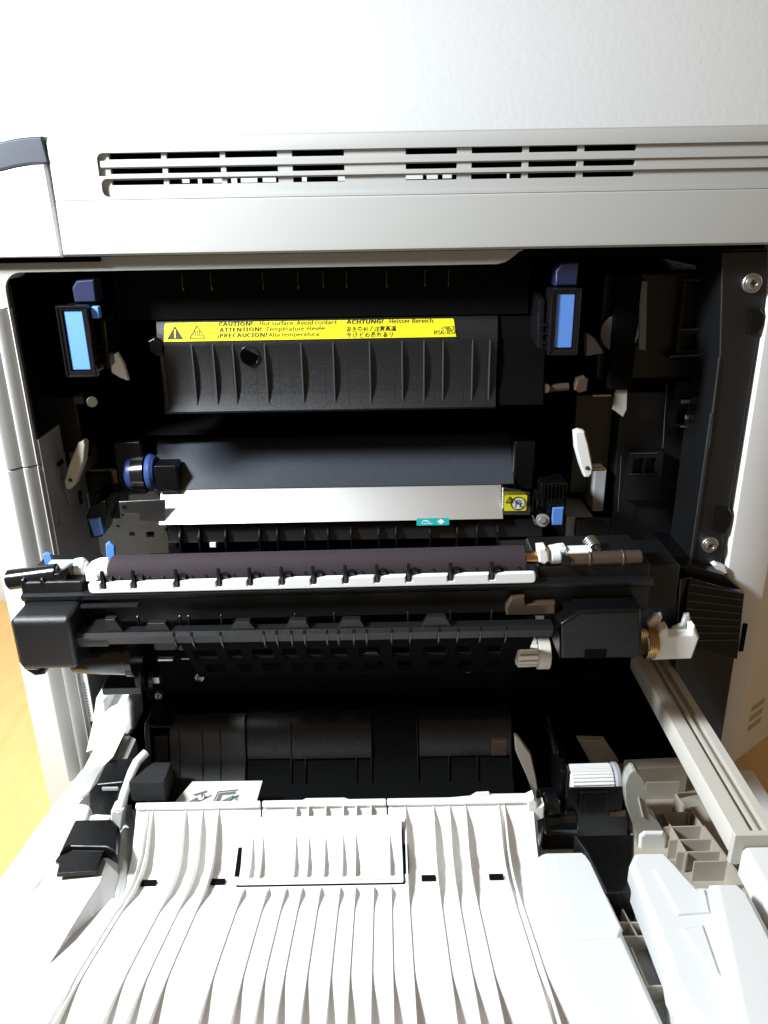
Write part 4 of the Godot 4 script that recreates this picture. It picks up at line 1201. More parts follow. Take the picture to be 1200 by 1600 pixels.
	screw(path, Vector3(0.0524, 0.1081, 0.0220), 0.0018, 0.5)
	# curved feed guide lower down
	var fg := Shape.new(M.black_deep)  # deeper black paints the shade of the carriage onto the guide
	fg.strip(pts([0.0150, 0.0830, 0.0330, 0.0850, 0.0400, 0.0830, 0.0440, 0.0770, 0.0480, 0.0620, 0.0560, 0.0480, 0.0680, 0.0400]), 0.002, -0.1381, 0.0787, 0.0005)
	var feed := part("feed_guide", fg, printer)
	for u in [-0.1312, -0.1167, -0.1054, -0.0900, -0.0613, -0.0524, -0.0205, -0.0108, 0.0184, 0.0379, 0.0561, 0.0772]:
		var f := Shape.new(M.black)
		f.across(pts([0.0400, 0.0835, 0.0452, 0.0780, 0.0492, 0.0625, 0.0565, 0.0492, 0.0540, 0.0480, 0.0440, 0.0600]), u - 0.0004, u + 0.0005, 0.0002)
		part("feed_rib", f, feed)
	for q in [[-0.0886, -0.0609, 0.0004], [-0.0605, -0.0106, 0.0009], [0.0196, 0.0773, 0.0007]]:
		var fp := Shape.new(M.black)
		fp.strip(pts([0.0332, 0.0858 + q[2], 0.0402, 0.0838 + q[2], 0.0446 + q[2], 0.0780, 0.0488 + q[2], 0.0624]), 0.0006, q[0], q[1], 0.0002)
		part("feed_panel", fp, feed)
	var lg := Shape.new(M.black_grain)  # lighter black, light from the left put into its colour
	lg.strip(pts([0.0332, 0.0860, 0.0402, 0.0840, 0.0446, 0.0780, 0.0488, 0.0624, 0.0566, 0.0490, 0.0640, 0.0440]), 0.0006, -0.1373, -0.0903, 0.0002)
	part("feed_panel", lg, feed)
	var post := Shape.new(M.black)
	post.across(pts([0.020, 0.086, 0.0440, 0.0870, 0.0480, 0.0800, 0.0520, 0.0560, 0.0600, 0.0460, 0.0640, 0.0300, 0.020, 0.0300]), -0.1519, -0.1486, 0.0006)
	post.across(pts([0.030, 0.0780, 0.0420, 0.0760, 0.0520, 0.0560, 0.0680, 0.0500, 0.0680, 0.0300, 0.030, 0.0300]), -0.1484, -0.1390, 0.0006)
	post.across(pts([0.020, 0.0900, 0.0330, 0.0880, 0.0440, 0.0850, 0.0440, 0.0835, 0.020, 0.0850]), -0.1514, -0.1353, 0.0004)
	part("feed_post", post, feed)
	var foam := Shape.new(mat("foam_black", 0.012, 0.012, 0.013, 0.95, {"normal": "grain", "depth": 1.0, "scale": 40.0}))
	foam.box(-0.1543, 0.0557, 0.0600, -0.1325, 0.0709, 0.0790, 0.0015)
	part("foam_block", foam, feed)
	# right end posts: metal pin and cream strips
	var rp := Shape.new(M.honey)
	rp.prism(PackedVector2Array([Vector2(0.0788, 0.0772), Vector2(0.0812, 0.0762), Vector2(0.0899, 0.0624), Vector2(0.0941, 0.0449), Vector2(0.0964, 0.0321), Vector2(0.0933, 0.0280), Vector2(0.0883, 0.0450), Vector2(0.0801, 0.0651)]), 0.046, 0.050, 0.0008)
	part("end_strip", rp, feed)
	rp = Shape.new(M.bronze)
	rp.box(0.0651, 0.0624, 0.046, 0.0744, 0.0737, 0.0502, 0.0004)
	part("end_strip", rp, feed)
	var rods := Shape.new(M.black_gloss)
	rods.bar(Vector3(0.1035, 0.0765, 0.0300), Vector3(0.1026, 0.0710, 0.0600), 0.0015, 14)
	rods.mat = M.bronze
	rods.bar(Vector3(0.1034, 0.0720, 0.0360), Vector3(0.1046, 0.0680, 0.0550), 0.0014, 10)
	part("link_rod", rods, printer)
	# white sticker with two small drawings of an open machine
	var st := Shape.new(M.label_white)
	var a := Vector3(-0.1343, 0.0466, 0.0755)
	var wide := -0.0816 - a.x
	var upw := Vector3(0.0035, 0.0135, -0.0065)
	var at := Transform3D(Basis(Vector3.RIGHT, upw.normalized(), Vector3.RIGHT.cross(upw.normalized()).normalized()), a)
	st.patch(pts([0.0, 0.0, wide, 0.0, wide + 0.0010, 0.0170, 0.0110, 0.0172]), at)
	var ink := at.translated_local(Vector3(0, 0, 0.0003))
	st.mat = M.ink_grey
	st.patch(pts([0.0085, 0.0030, 0.0200, 0.0090, 0.0225, 0.0080, 0.0115, 0.0018]), ink)
	st.patch(pts([0.0130, 0.0094, 0.0210, 0.0118, 0.0215, 0.0108, 0.0150, 0.0086]), ink)
	st.patch(pts([0.0275, 0.0034, 0.0290, 0.0100, 0.0390, 0.0110, 0.0384, 0.0094, 0.0310, 0.0088, 0.0300, 0.0040]), ink)
	st.patch(pts([0.0310, 0.0050, 0.0380, 0.0086, 0.0395, 0.0078, 0.0325, 0.0040]), ink)
	st.mat = M.ink
	st.strokes([pts([0.0070, 0.0024, 0.0200, 0.0094]), pts([0.0110, 0.0016, 0.0245, 0.0088]), pts([0.0262, 0.0030, 0.0282, 0.0108, 0.0400, 0.0118]), pts([0.0300, 0.0018, 0.0412, 0.0086]), pts([0.0262, 0.0030, 0.0330, 0.0020])], 0.0004, ink)
	st.mat = M.label_white
	ink = at.translated_local(Vector3(0, 0, 0.0005))
	st.patch(arc(Vector2(0.0185, 0.0078), 0.0019, 0, 345, 16), ink)
	st.mat = M.ink
	ink = at.translated_local(Vector3(0, 0, 0.0007))
	st.letters("1", true, 0.0022, ink * Transform3D(Basis(), Vector3(0.0179, 0.0067, 0)))
	st.letters("2", true, 0.0022, ink * Transform3D(Basis(), Vector3(0.0392, 0.0052, 0)))
	st.mat = M.ink_green
	st.patch(pts([0.0345, 0.0050, 0.0362, 0.0072, 0.0356, 0.0074, 0.0374, 0.0080, 0.0378, 0.0062, 0.0371, 0.0066, 0.0356, 0.0046]), ink)
	part("instruction_sticker", st, printer, "white sticker with two small machine drawings")


func tab(s: Shape, t: Array) -> void:
	# a raised tab on the rail: foot and top widths and heights measured along the rail
	var kx := 0.000311
	var x := func(u: float) -> float: return -0.1507 + (u - 160.0) * kx
	var h: float = (t[5] - t[4]) * 0.00048 + 0.0012
	s.prism(PackedVector2Array([Vector2(x.call(t[0]), 0.1735), Vector2(x.call(t[3]), 0.1735), Vector2(x.call(t[2]), 0.1740 + h), Vector2(x.call(t[1]), 0.1740 + h)]), 0.0775, 0.0822, 0.0004)


# ---------------------------------------------------------------- the door, folded down towards the camera
const RIB_TOP := [0.0800, 0.0630, 0.0835, 0.0612, 0.0850, 0.0600, 0.0920, 0.0535, 0.1000, 0.0470, 0.1060, 0.0432, 0.1120, 0.0412, 0.1200, 0.0408, 0.1300, 0.0420, 0.1450, 0.0467, 0.1600, 0.0520, 0.1900, 0.0628, 0.2200, 0.0728, 0.2500, 0.0815, 0.2800, 0.0890, 0.3300, 0.1000]


func rib_y(z: float) -> float:
	for k in range(0, RIB_TOP.size() - 2, 2):
		if z <= RIB_TOP[k + 2]:
			return lerpf(RIB_TOP[k + 1], RIB_TOP[k + 3], (z - RIB_TOP[k]) / (RIB_TOP[k + 2] - RIB_TOP[k]))
	return RIB_TOP[-1]


func floor_y(z: float) -> float:
	# how far the sheet lies under the tops of the ribs
	var d := 0.0046
	d += 0.0020 * exp(-pow((z - 0.106) / 0.014, 2.0))
	d -= 0.0037 * smoothstep(0.122, 0.155, z)
	d += 0.0046 * smoothstep(0.200, 0.240, z)
	return rib_y(z) - d


func rib_shape(z0: float, z1: float, x: float, half := 0.00045, lift := 0.0) -> Shape:
	var s := Shape.new(M.guide_white)
	var top := PackedVector2Array()
	var low := PackedVector2Array()
	var n := 22
	for k in n + 1:
		var z := lerpf(z0, z1, float(k) / n)
		var e := minf(1.0, minf((z - z0), (z1 - z)) / 0.004)
		top.append(Vector2(z, lerpf(floor_y(z) + 0.0004, rib_y(z) + lift, e)))
		low.append(Vector2(z, floor_y(z) - 0.0008))
	low.reverse()
	top.append_array(low)
	s.across(top, x - half, x + half, 0.0003)
	return s


func sheet(s: Shape, x0: float, x1: float, z0: float, z1: float, drop := 0.0, thick := 0.0018) -> void:
	var line := PackedVector2Array()
	var n := 40
	for k in n + 1:
		var z := lerpf(z0, z1, float(k) / n)
		line.append(Vector2(z, floor_y(z) - drop))
	var poly := line.duplicate()
	for k in range(n, -1, -1):
		poly.append(line[k] - Vector2(0, thick))
	s.across(poly, x0, x1, 0.0004)


func build_door(printer: Node3D) -> void:
	var white: Material = M.casing_white
	var s := Shape.new(white)
	# outer shell and its raised left rim
	s.on_door(PackedVector2Array([Vector2(-0.2258, -0.0179), Vector2(-0.2271, 0.0120), Vector2(-0.2283, 0.1329), Vector2(-0.2164, 0.2631), Vector2(0.2598, 0.2714), Vector2(0.2541, 0.1298), Vector2(0.2597, 0.0573), Vector2(0.2687, -0.0149), Vector2(0.1735, -0.0421), Vector2(0.1086, -0.0112), Vector2(-0.1786, -0.0209)]), -0.012, -0.004, 0.001)
	s.on_door(PackedVector2Array([Vector2(-0.2178, -0.0016), Vector2(-0.2129, 0.0020), Vector2(-0.2076, 0.0664), Vector2(-0.2045, 0.1414), Vector2(-0.2012, 0.1931), Vector2(-0.2078, 0.2709), Vector2(-0.2246, 0.2706), Vector2(-0.2211, 0.1552), Vector2(-0.2194, 0.1172), Vector2(-0.2198, 0.0660)]), -0.006, 0.017, 0.0012)
	var door := part("door", s, printer)

	# guide for the paper, in three pieces with a hinged flap in the middle
	var gx0 := -0.1496
	var gx1 := 0.0854
	var f0 := -0.0850
	var f1 := 0.0076
	var g := Shape.new(M.guide_white)
	sheet(g, gx0, f0 - 0.0004, 0.0845, 0.1252)
	sheet(g, f1 + 0.0004, gx1, 0.0845, 0.1252)
	sheet(g, gx0, gx1, 0.1253, 0.330)
	sheet(g, f0 + 0.0100, f1 - 0.0090, 0.0845, 0.0930)
	sheet(g, f0 - 0.0007, f0 + 0.0092, 0.0845, 0.0930)
	sheet(g, f1 - 0.0082, f1 + 0.0007, 0.0845, 0.0930)
	# rounded front lip, left and right posts
	for q in [[gx0, f0 + 0.0090], [f0 + 0.0102, f1 - 0.0094], [f1 - 0.0088, gx1]]:
		g.across(pts([0.0826, 0.0588, 0.0838, 0.0598, 0.0858, 0.0592, 0.0864, 0.0575, 0.0845, 0.0545, 0.0826, 0.0545]), q[0], q[1], 0.0006)
	var guide := part("paper_guide", g, door)
	var deep := Shape.new(M.black_deep)
	deep.box(f0 - 0.003, 0.0280, 0.0830, f1 + 0.003, 0.0310, 0.1220, 0.0)
	deep.across(pts([0.0830, 0.0520, 0.0960, 0.0420, 0.1220, 0.0335, 0.1220, 0.0312, 0.0830, 0.0312]), f0 - 0.003, f1 + 0.003, 0.0)
	part("flap_recess", deep, door)
	# long ribs of the lower field
	var tops_left := [-0.1426, -0.1398, -0.1201, -0.1103, -0.1009]
	var tops_right := [0.0095, 0.0261, 0.0355, 0.0450, 0.0646, 0.0680]
	for x in tops_left + tops_right:
		part("rib", rib_shape(0.0838, 0.330, x), guide)
	for x in [-0.0804, -0.0671, -0.0573, -0.0485, -0.0383, -0.0277, -0.0192, -0.0093, 0.0002]:
		part("rib", rib_shape(0.1265, 0.330, x), guide)
	# ribs on the middle piece above the flap
	for x in [-0.0547, -0.0475, -0.0372, -0.0269, -0.0193, -0.0106]:
		part("short_rib", rib_shape(0.0838, 0.0930, x, 0.0004), guide)
	var lip := Shape.new(M.guide_white)
	lip.prism(PackedVector2Array([Vector2(-0.0522, 0.0578), Vector2(-0.0491, 0.0596), Vector2(-0.0264, 0.0596), Vector2(-0.0234, 0.0581), Vector2(-0.0236, 0.0533), Vector2(-0.0525, 0.0530)]), 0.0815, 0.0835, 0.0006)
	part("raised_lip", lip, guide)
	lip = Shape.new(M.guide_white)
	lip.prism(PackedVector2Array([Vector2(0.0311, 0.0579), Vector2(0.0481, 0.0594), Vector2(0.0518, 0.0621), Vector2(0.0590, 0.0624), Vector2(0.0606, 0.0605), Vector2(0.0848, 0.0605), Vector2(0.0859, 0.0538), Vector2(0.0312, 0.0540)]), 0.0815, 0.0835, 0.0006)
	part("raised_lip", lip, guide)
	# flap: a scoop with lens-shaped ribs
	var fl := Shape.new(M.guide_white)
	var line := pts([0.0925, 0.0555, 0.0945, 0.0560, 0.0965, 0.0545, 0.1020, 0.0475, 0.1080, 0.0415, 0.1130, 0.0382, 0.1180, 0.0372, 0.1220, 0.0385, 0.1245, 0.0392])
	fl.strip(line, 0.0016, f0 + 0.0002, f1 - 0.0004, 0.0005)
	fl.across(pts([0.1230, 0.0385, 0.1246, 0.0385, 0.1250, 0.0412, 0.1236, 0.0412]), f0 + 0.0002, f1 - 0.0004, 0.0004)
	var flap := part("flap", fl, door)
	for x in [-0.0789, -0.0731, -0.0541, -0.0467, -0.0372, -0.0270, -0.0196, -0.0002]:
		var r := Shape.new(M.guide_white)
		r.across(pts([0.0960, 0.0545, 0.1020, 0.0485, 0.1100, 0.0430, 0.1160, 0.0410, 0.1235, 0.0408, 0.1235, 0.0380, 0.1160, 0.0360, 0.1080, 0.0405, 0.1020, 0.0465]), x - 0.0004, x + 0.0004, 0.0003)
		part("rib", r, flap)
	# slots in the guide: black boxes painting the dark inside them
	for q in [[-0.1388, -0.1307], [-0.0998, -0.0923], [0.0174, 0.0253], [0.0552, 0.0631]]:
		var k := Shape.new(M.black_deep)
		k.box(q[0], floor_y(0.1235) - 0.0010, 0.1195, q[1], floor_y(0.1235) + 0.0010, 0.1232, 0.0)
		part("slot", k, guide)

	# left of the guide: white ramp, hinge knuckle and arm, black bracket
	var lf := Shape.new(white)
	lf.on_door(PackedVector2Array([Vector2(-0.1736, 0.0477), Vector2(-0.1689, 0.0427), Vector2(-0.1530, 0.0936), Vector2(-0.1460, 0.1329), Vector2(-0.1498, 0.1786), Vector2(-0.1474, 0.2286), Vector2(-0.1457, 0.2720), Vector2(-0.2246, 0.2706), Vector2(-0.2253, 0.1596), Vector2(-0.2166, 0.1232), Vector2(-0.2076, 0.0664)]), -0.006, 0.0182, 0.003)
	var top := [Vector3(-0.1663, 0.0487, 0.1094), Vector3(-0.1573, 0.0504, 0.1188), Vector3(-0.1551, 0.0529, 0.1355), Vector3(-0.1577, 0.0540, 0.1529), Vector3(-0.1602, 0.0539, 0.1688), Vector3(-0.1638, 0.0515, 0.1827)]
	var foot := [Vector3(-0.1577, 0.0369, 0.1049), Vector3(-0.1520, 0.0392, 0.1180), Vector3(-0.1488, 0.0425, 0.1360), Vector3(-0.1546, 0.0451, 0.1506), Vector3(-0.1606, 0.0479, 0.1659), Vector3(-0.1643, 0.0510, 0.1834)]
	var left := [Vector3(-0.1878, 0.0479, 0.1105), Vector3(-0.1864, 0.0494, 0.1190), Vector3(-0.1877, 0.0516, 0.1365), Vector3(-0.1956, 0.0537, 0.1565), Vector3(-0.2061, 0.0540, 0.1753), Vector3(-0.2196, 0.0530, 0.1913)]
	for k in 5:
		var n0: Vector3 = (top[k + 1] - top[k]).cross(left[k] - top[k]).normalized()
		n0 = n0 if n0.y > 0 else -n0
		lf.flat(top[k], top[k + 1], left[k + 1], left[k], n0)
		var n1: Vector3 = (top[k + 1] - top[k]).cross(foot[k] - top[k]).normalized()
		n1 = n1 if n1.x > 0 else -n1
		lf.flat(top[k], top[k + 1], foot[k + 1], foot[k], n1)
	lf.flat(top[0], foot[0], left[0] - Vector3(0, 0.03, 0), left[0], Vector3(0, 0, -1))
	lf.prism(PackedVector2Array([Vector2(-0.1654, 0.0533), Vector2(-0.1612, 0.0561), Vector2(-0.1575, 0.0551), Vector2(-0.1612, 0.0386), Vector2(-0.1669, 0.0368), Vector2(-0.1675, 0.0407)]), 0.074, 0.084, 0.001)
	part("left_ramp", lf, door)
	var kn := Shape.new(white)
	kn.prism(PackedVector2Array([Vector2(-0.1915, 0.0595), Vector2(-0.1831, 0.0672), Vector2(-0.1717, 0.0685), Vector2(-0.1742, 0.0621), Vector2(-0.1701, 0.0630), Vector2(-0.1665, 0.0600), Vector2(-0.1659, 0.0520), Vector2(-0.1697, 0.0420), Vector2(-0.1868, 0.0423), Vector2(-0.2005, 0.0334)]), 0.020, 0.056, 0.004)
	kn.on_door(PackedVector2Array([Vector2(-0.2124, 0.0105), Vector2(-0.2003, -0.0021), Vector2(-0.1924, 0.0393), Vector2(-0.1850, 0.0816), Vector2(-0.1921, 0.1281), Vector2(-0.1991, 0.1574), Vector2(-0.2049, 0.1380), Vector2(-0.2079, 0.0572)]), -0.004, 0.022, 0.004)
	kn.wire(PackedVector3Array([Vector3(-0.1479, 0.0773, 0.0600), Vector3(-0.1519, 0.0755, 0.0660), Vector3(-0.1536, 0.0729, 0.0720), Vector3(-0.1579, 0.0619, 0.0780), Vector3(-0.1611, 0.0521, 0.0820)]), 0.0026, 12)
	part("hinge_knuckle", kn, door)
	var ha := Shape.new(M.casing_white)
	ha.prism(PackedVector2Array([Vector2(-0.1908, 0.0879), Vector2(-0.1865, 0.0917), Vector2(-0.1831, 0.0892), Vector2(-0.1835, 0.0808), Vector2(-0.1751, 0.0806), Vector2(-0.1730, 0.0900), Vector2(-0.1687, 0.0909), Vector2(-0.1664, 0.0859), Vector2(-0.1679, 0.0648), Vector2(-0.1712, 0.0597), Vector2(-0.1885, 0.0455), Vector2(-0.1961, 0.0468), Vector2(-0.2041, 0.0448), Vector2(-0.1957, 0.0694)]), -0.004, 0.020, 0.003)
	part("hinge_arm", ha, printer)
	var bb := Shape.new(M.black)
	bb.prism(PackedVector2Array([Vector2(-0.1816, 0.0580), Vector2(-0.1755, 0.0655), Vector2(-0.1591, 0.0671), Vector2(-0.1633, 0.0479), Vector2(-0.1683, 0.0401), Vector2(-0.1822, 0.0414), Vector2(-0.1835, 0.0483)]), 0.050, 0.074, 0.002)
	part("left_bracket", bb, door)
	bb = Shape.new(M.black)
	bb.on_door(PackedVector2Array([Vector2(-0.1597, 0.1100), Vector2(-0.1578, 0.1317), Vector2(-0.1784, 0.1333), Vector2(-0.1807, 0.1241), Vector2(-0.1838, 0.1218), Vector2(-0.1836, 0.1162), Vector2(-0.1794, 0.1094)]), 0.0300, 0.0330, 0.0006)
	bb.on_door(PackedVector2Array([Vector2(-0.1863, 0.0866), Vector2(-0.1635, 0.0866), Vector2(-0.1572, 0.0945), Vector2(-0.1501, 0.1203), Vector2(-0.1585, 0.1144), Vector2(-0.1782, 0.1132), Vector2(-0.1828, 0.1177), Vector2(-0.1842, 0.1072)]), 0.0260, 0.0360, 0.0020)
	part("left_bracket", bb, door)
	bb = Shape.new(M.sheet_grey)
	bb.box(-0.1722, 0.0614, 0.0735, -0.1623, 0.0637, 0.0750, 0.0004)
	part("bracket_clip", bb, door)
	var sh := Shape.new(M.label_white)
	sh.upright(pts([-0.2196, -0.0135, -0.2072, -0.0135, -0.2072, -0.0120, -0.2196, -0.0120]), 0.0485, 0.0947, 0.0003)
	sh.mat = M.ink_grey
	for k in 12:
		sh.box(-0.2171, 0.0532 + 0.0024 * k, -0.0119, -0.2092, 0.0532 + 0.0024 * k + 0.0009, -0.0116, 0.0)
	part("printed_label", sh, printer, "narrow white label with small print")

	# right of the guide: sloping white block
	var rt := Shape.new(M.casing_pale)
	rt.on_door(PackedVector2Array([Vector2(0.0806, 0.1210), Vector2(0.0849, 0.1172), Vector2(0.1087, 0.1172), Vector2(0.1101, 0.1241), Vector2(0.1109, 0.1512), Vector2(0.1108, 0.1777), Vector2(0.1116, 0.2054), Vector2(0.1122, 0.2326), Vector2(0.1130, 0.2809), Vector2(0.0705, 0.2801), Vector2(0.0715, 0.2318), Vector2(0.0751, 0.1810)]), -0.010, 0.031, 0.004)
	rt.on_door(PackedVector2Array([Vector2(0.0881, 0.1244), Vector2(0.1074, 0.1227), Vector2(0.1089, 0.1305), Vector2(0.1105, 0.1796), Vector2(0.1067, 0.1862), Vector2(0.0861, 0.1873), Vector2(0.0838, 0.1763)]), 0.028, 0.0322, 0.0020)
	part("right_block", rt, door)
	var rw := Shape.new(M.guide_white)
	rw.prism(PackedVector2Array([Vector2(0.0811, 0.0596), Vector2(0.0848, 0.0619), Vector2(0.0873, 0.0581), Vector2(0.0874, 0.0552), Vector2(0.0912, 0.0561), Vector2(0.0917, 0.0465), Vector2(0.0880, 0.0446), Vector2(0.0904, 0.0138), Vector2(0.0849, 0.0140)]), 0.080, 0.088, 0.001)
	part("right_guide_post", rw, door)
	# black holder with the white toothed wheel
	var hb := Shape.new(M.black)
	hb.box(0.0942, 0.0084, 0.050, 0.1483, 0.0388, 0.0750, 0.002)
	hb.box(0.1044, 0.0382, 0.040, 0.1091, 0.0664, 0.0700, 0.001)
	hb.box(0.1067, 0.0388, 0.0755, 0.1413, 0.0596, 0.0780, 0.001)
	hb.box(0.1138, 0.0430, 0.0785, 0.1307, 0.0594, 0.0810, 0.001)
	hb.on_door(PackedVector2Array([Vector2(0.1045, 0.1082), Vector2(0.1385, 0.1080), Vector2(0.1227, 0.1561), Vector2(0.1089, 0.1567), Vector2(0.1075, 0.1246)]), 0.010, 0.034, 0.0015)
	hb.mat = M.black_gloss
	hb.bar(Vector3(0.0941, 0.0345, 0.0780), Vector3(0.1136, 0.0351, 0.0780), 0.0075, 24, 0.001)
	hb.bar(Vector3(0.0950, 0.0389, 0.0720), Vector3(0.1037, 0.0388, 0.0720), 0.010, 24, 0.001)
	hb.mat = M.bronze
	hb.box(0.1332, 0.0385, 0.0770, 0.1433, 0.0424, 0.0788, 0.0003)
	part("wheel_holder", hb, door)
	var wh := Shape.new(M.nylon)
	var w0 := Vector3(0.1102, 0.0545, 0.0660)
	var w1 := Vector3(0.1365, 0.0549, 0.0660)
	wh.bar(w0, w1, 0.0098, 32, 0.0008)
	for k in 30:
		var t := TAU * k / 30.0
		wh.bar(w0 + Vector3(0.0006, cos(t) * 0.0100, sin(t) * 0.0100), w1 + Vector3(-0.0006, cos(t) * 0.0100, sin(t) * 0.0100), 0.0006, 6)
	wh.mat = M.sheet_grey
	wh.bar(Vector3(0.1365, 0.0549, 0.0660), Vector3(0.1409, 0.0548, 0.0660), 0.0112, 28, 0.0012)
	part("toothed_wheel", wh, door)
	# translucent peg
	var pg := Shape.new(M.nylon_clear)
	pg.prism(PackedVector2Array([Vector2(0.1381, 0.0690), Vector2(0.1392, 0.0763), Vector2(0.1415, 0.0795), Vector2(0.1430, 0.0794), Vector2(0.1464, 0.0752), Vector2(0.1492, 0.0696), Vector2(0.1503, 0.0593), Vector2(0.1533, 0.0488), Vector2(0.1592, 0.0429), Vector2(0.1669, 0.0291), Vector2(0.1686, 0.0181), Vector2(0.1503, 0.0175), Vector2(0.1475, 0.0344), Vector2(0.1420, 0.0481), Vector2(0.1395, 0.0577)]), 0.078, 0.088, 0.0035)
	pg.mat = M.nylon
	pg.prism(PackedVector2Array([Vector2(0.1491, 0.0333), Vector2(0.1518, 0.0361), Vector2(0.1633, 0.0359), Vector2(0.1656, 0.0319), Vector2(0.1669, 0.0211), Vector2(0.1496, 0.0205)]), 0.080, 0.090, 0.002)
	pg.mat = M.nylon_cream
	pg.wire(PackedVector3Array([Vector3(0.1459, 0.0616, 0.0885), Vector3(0.1500, 0.0473, 0.0885)]), 0.0006, 6)
	part("locking_peg", pg, door)

	# honeycomb of stiffening ribs on the right
	var fl2 := Shape.new(M.honey)
	fl2.on_door(PackedVector2Array([Vector2(0.1490, -0.0080), Vector2(0.1827, -0.0123), Vector2(0.2285, -0.0107), Vector2(0.2357, 0.0533), Vector2(0.2236, 0.1379), Vector2(0.2107, 0.2060), Vector2(0.1929, 0.2753), Vector2(0.1207, 0.2741), Vector2(0.1222, 0.2179), Vector2(0.1184, 0.1327), Vector2(0.1495, 0.0783)]), 0.002, 0.008, 0.0008)
	var hcf := part("door_floor", fl2, door)
	var cg := Shape.new(M.sheet_grey)
	cg.on_door(PackedVector2Array([Vector2(0.1153, 0.1310), Vector2(0.1337, 0.1305), Vector2(0.1341, 0.1853), Vector2(0.1312, 0.2371), Vector2(0.1184, 0.2740), Vector2(0.1043, 0.2738), Vector2(0.1167, 0.2178)]), 0.0082, 0.0120, 0.0005)
	part("grey_floor", cg, hcf)
	for q in RIBS_H:
		honey_rib(q, hcf)
	var wall_t := Shape.new(M.honey)
	wall_t.on_door(PackedVector2Array([Vector2(0.1598, 0.0197), Vector2(0.1984, 0.0176), Vector2(0.2021, 0.0229), Vector2(0.2000, 0.0295), Vector2(0.1559, 0.0329)]), 0.004, 0.030, 0.001)
	part("stiffening_rib", wall_t, hcf)
	# white stepped latch block over the honeycomb
	var wb := Shape.new(M.casing_pale)
	wb.on_door(PackedVector2Array([Vector2(0.1221, 0.1481), Vector2(0.1279, 0.1383), Vector2(0.1437, 0.1387), Vector2(0.1471, 0.1528), Vector2(0.1505, 0.1655), Vector2(0.1697, 0.1665), Vector2(0.1714, 0.1743), Vector2(0.1693, 0.1963), Vector2(0.1632, 0.2583), Vector2(0.1624, 0.2965), Vector2(0.1130, 0.2956), Vector2(0.1158, 0.2601), Vector2(0.1195, 0.2461), Vector2(0.1177, 0.2337), Vector2(0.1169, 0.2204), Vector2(0.1188, 0.2119)]), 0.024, 0.046, 0.003)
	wb.on_door(PackedVector2Array([Vector2(0.1515, 0.1733), Vector2(0.1647, 0.1737), Vector2(0.1670, 0.1818), Vector2(0.1649, 0.2035), Vector2(0.1571, 0.2629), Vector2(0.1567, 0.3002), Vector2(0.1245, 0.2996), Vector2(0.1297, 0.2512), Vector2(0.1409, 0.2124)]), 0.046, 0.056, 0.004)
	wb.on_door(PackedVector2Array([Vector2(0.1316, 0.1540), Vector2(0.1443, 0.1543), Vector2(0.1478, 0.1698), Vector2(0.1520, 0.1699), Vector2(0.1479, 0.1858), Vector2(0.1321, 0.1871)]), 0.044, 0.0475, 0.0015)
	wb.on_door(PackedVector2Array([Vector2(0.1302, 0.1956), Vector2(0.1414, 0.1934), Vector2(0.1368, 0.2232), Vector2(0.1332, 0.2217)]), 0.044, 0.0475, 0.0015)
	part("latch_block", wb, door)
	var wc := Shape.new(M.sheet_grey)
	wc.on_door(PackedVector2Array([Vector2(0.1329, 0.1192), Vector2(0.1310, 0.1880), Vector2(0.1293, 0.1927), Vector2(0.1297, 0.2119), Vector2(0.1274, 0.2372), Vector2(0.1248, 0.2372), Vector2(0.1257, 0.1403), Vector2(0.1261, 0.1299)]), 0.004, 0.030, 0.001)
	part("latch_block_side", wc, door)
	var scoop := Shape.new(M.casing_pale)
	scoop.on_door(PackedVector2Array([Vector2(0.1229, 0.2084), Vector2(0.1372, 0.2080), Vector2(0.1354, 0.2151), Vector2(0.1225, 0.2378), Vector2(0.1105, 0.2494)]), 0.0, 0.036, 0.004)
	part("latch_scoop", scoop, door)
	# support arm with channels along its top
	var am := Shape.new(M.arm_shade_tan)
	var ax0 := 0.1705
	var ax1 := 0.1935
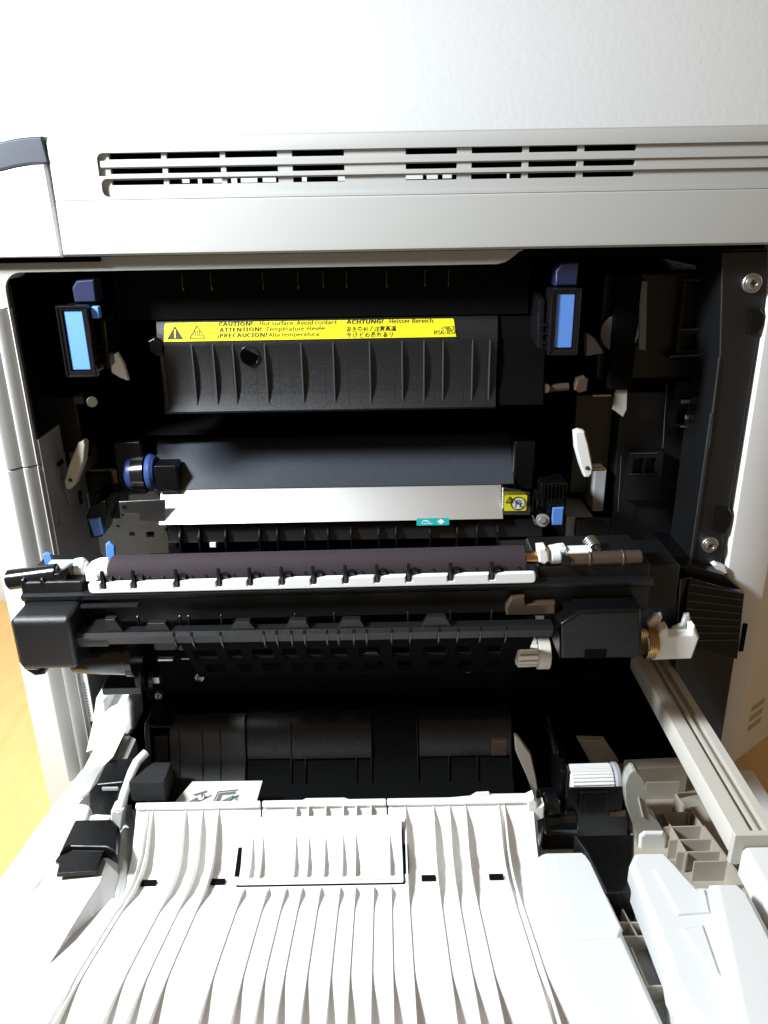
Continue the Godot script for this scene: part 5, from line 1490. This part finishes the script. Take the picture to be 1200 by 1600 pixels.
	var cross := pts([ax0, 0.0810, ax0 + 0.0004, 0.0920, ax0 + 0.0012, 0.0930, ax0 + 0.0095, 0.0930, ax0 + 0.0096, 0.0895, ax0 + 0.0125, 0.0895, ax0 + 0.0126, 0.0926, ax0 + 0.0142, 0.0926, ax0 + 0.0143, 0.0895, ax0 + 0.0180, 0.0895, ax0 + 0.0181, 0.0930, ax1 - 0.0004, 0.0930, ax1, 0.0920, ax1, 0.0810])
	am.prism(cross, -0.020, 0.1500, 0.0008)
	am.box(ax0 - 0.0005, 0.0755, 0.1500, ax1 + 0.0006, 0.0950, 0.1540, 0.0010)
	am.mat = M.casing_white  # outer end kept white, painted as the lit part of the arm
	am.box(ax0 + 0.0030, 0.0700, 0.1540, ax1 + 0.010, 0.0900, 0.250, 0.003)
	part("support_arm", am, printer)


const RIBS_H := [
	[0.1700, 0.0370, 0.1919, 0.0369],
	[0.1611, 0.0719, 0.1867, 0.0720],
	[0.1634, 0.0866, 0.1874, 0.0861],
	[0.1627, 0.0992, 0.1880, 0.0993],
	[0.1630, 0.1105, 0.1884, 0.1107],
	[0.1694, 0.1193, 0.1890, 0.1193],
	[0.1708, 0.1392, 0.1948, 0.1388],
	[0.1685, 0.0722, 0.1681, 0.1124],
	[0.1866, 0.0672, 0.1888, 0.1401],
	[0.1841, 0.0512, 0.1844, 0.0740],
	[0.1881, 0.0861, 0.1898, 0.1482],
	[0.1867, 0.1416, 0.1890, 0.1669],
	[0.1855, 0.1192, 0.1932, 0.1194],
	[0.1865, 0.1451, 0.1858, 0.1798],
	[0.1858, 0.1539, 0.1938, 0.1536],
	[0.1851, 0.1623, 0.1946, 0.1621],
	[0.1141, 0.1447, 0.1277, 0.1441],
	[0.1114, 0.1654, 0.1291, 0.1659],
	[0.1117, 0.1751, 0.1292, 0.1751],
	[0.1178, 0.1502, 0.1198, 0.1753],
	[0.1134, 0.2058, 0.1262, 0.2054],
	[0.1145, 0.1823, 0.1147, 0.2055],
]


func honey_rib(q: Array, parent: Node3D) -> void:
	var a := Vector2(q[0], q[1])
	var b := Vector2(q[2], q[3])
	var n := (b - a).normalized()
	n = Vector2(-n.y, n.x) * 0.0006
	var s := Shape.new(M.honey)
	s.on_door(PackedVector2Array([a - n, b - n, b + n, a + n]), 0.0078, 0.0220, 0.0003)
	part("stiffening_rib", s, parent)
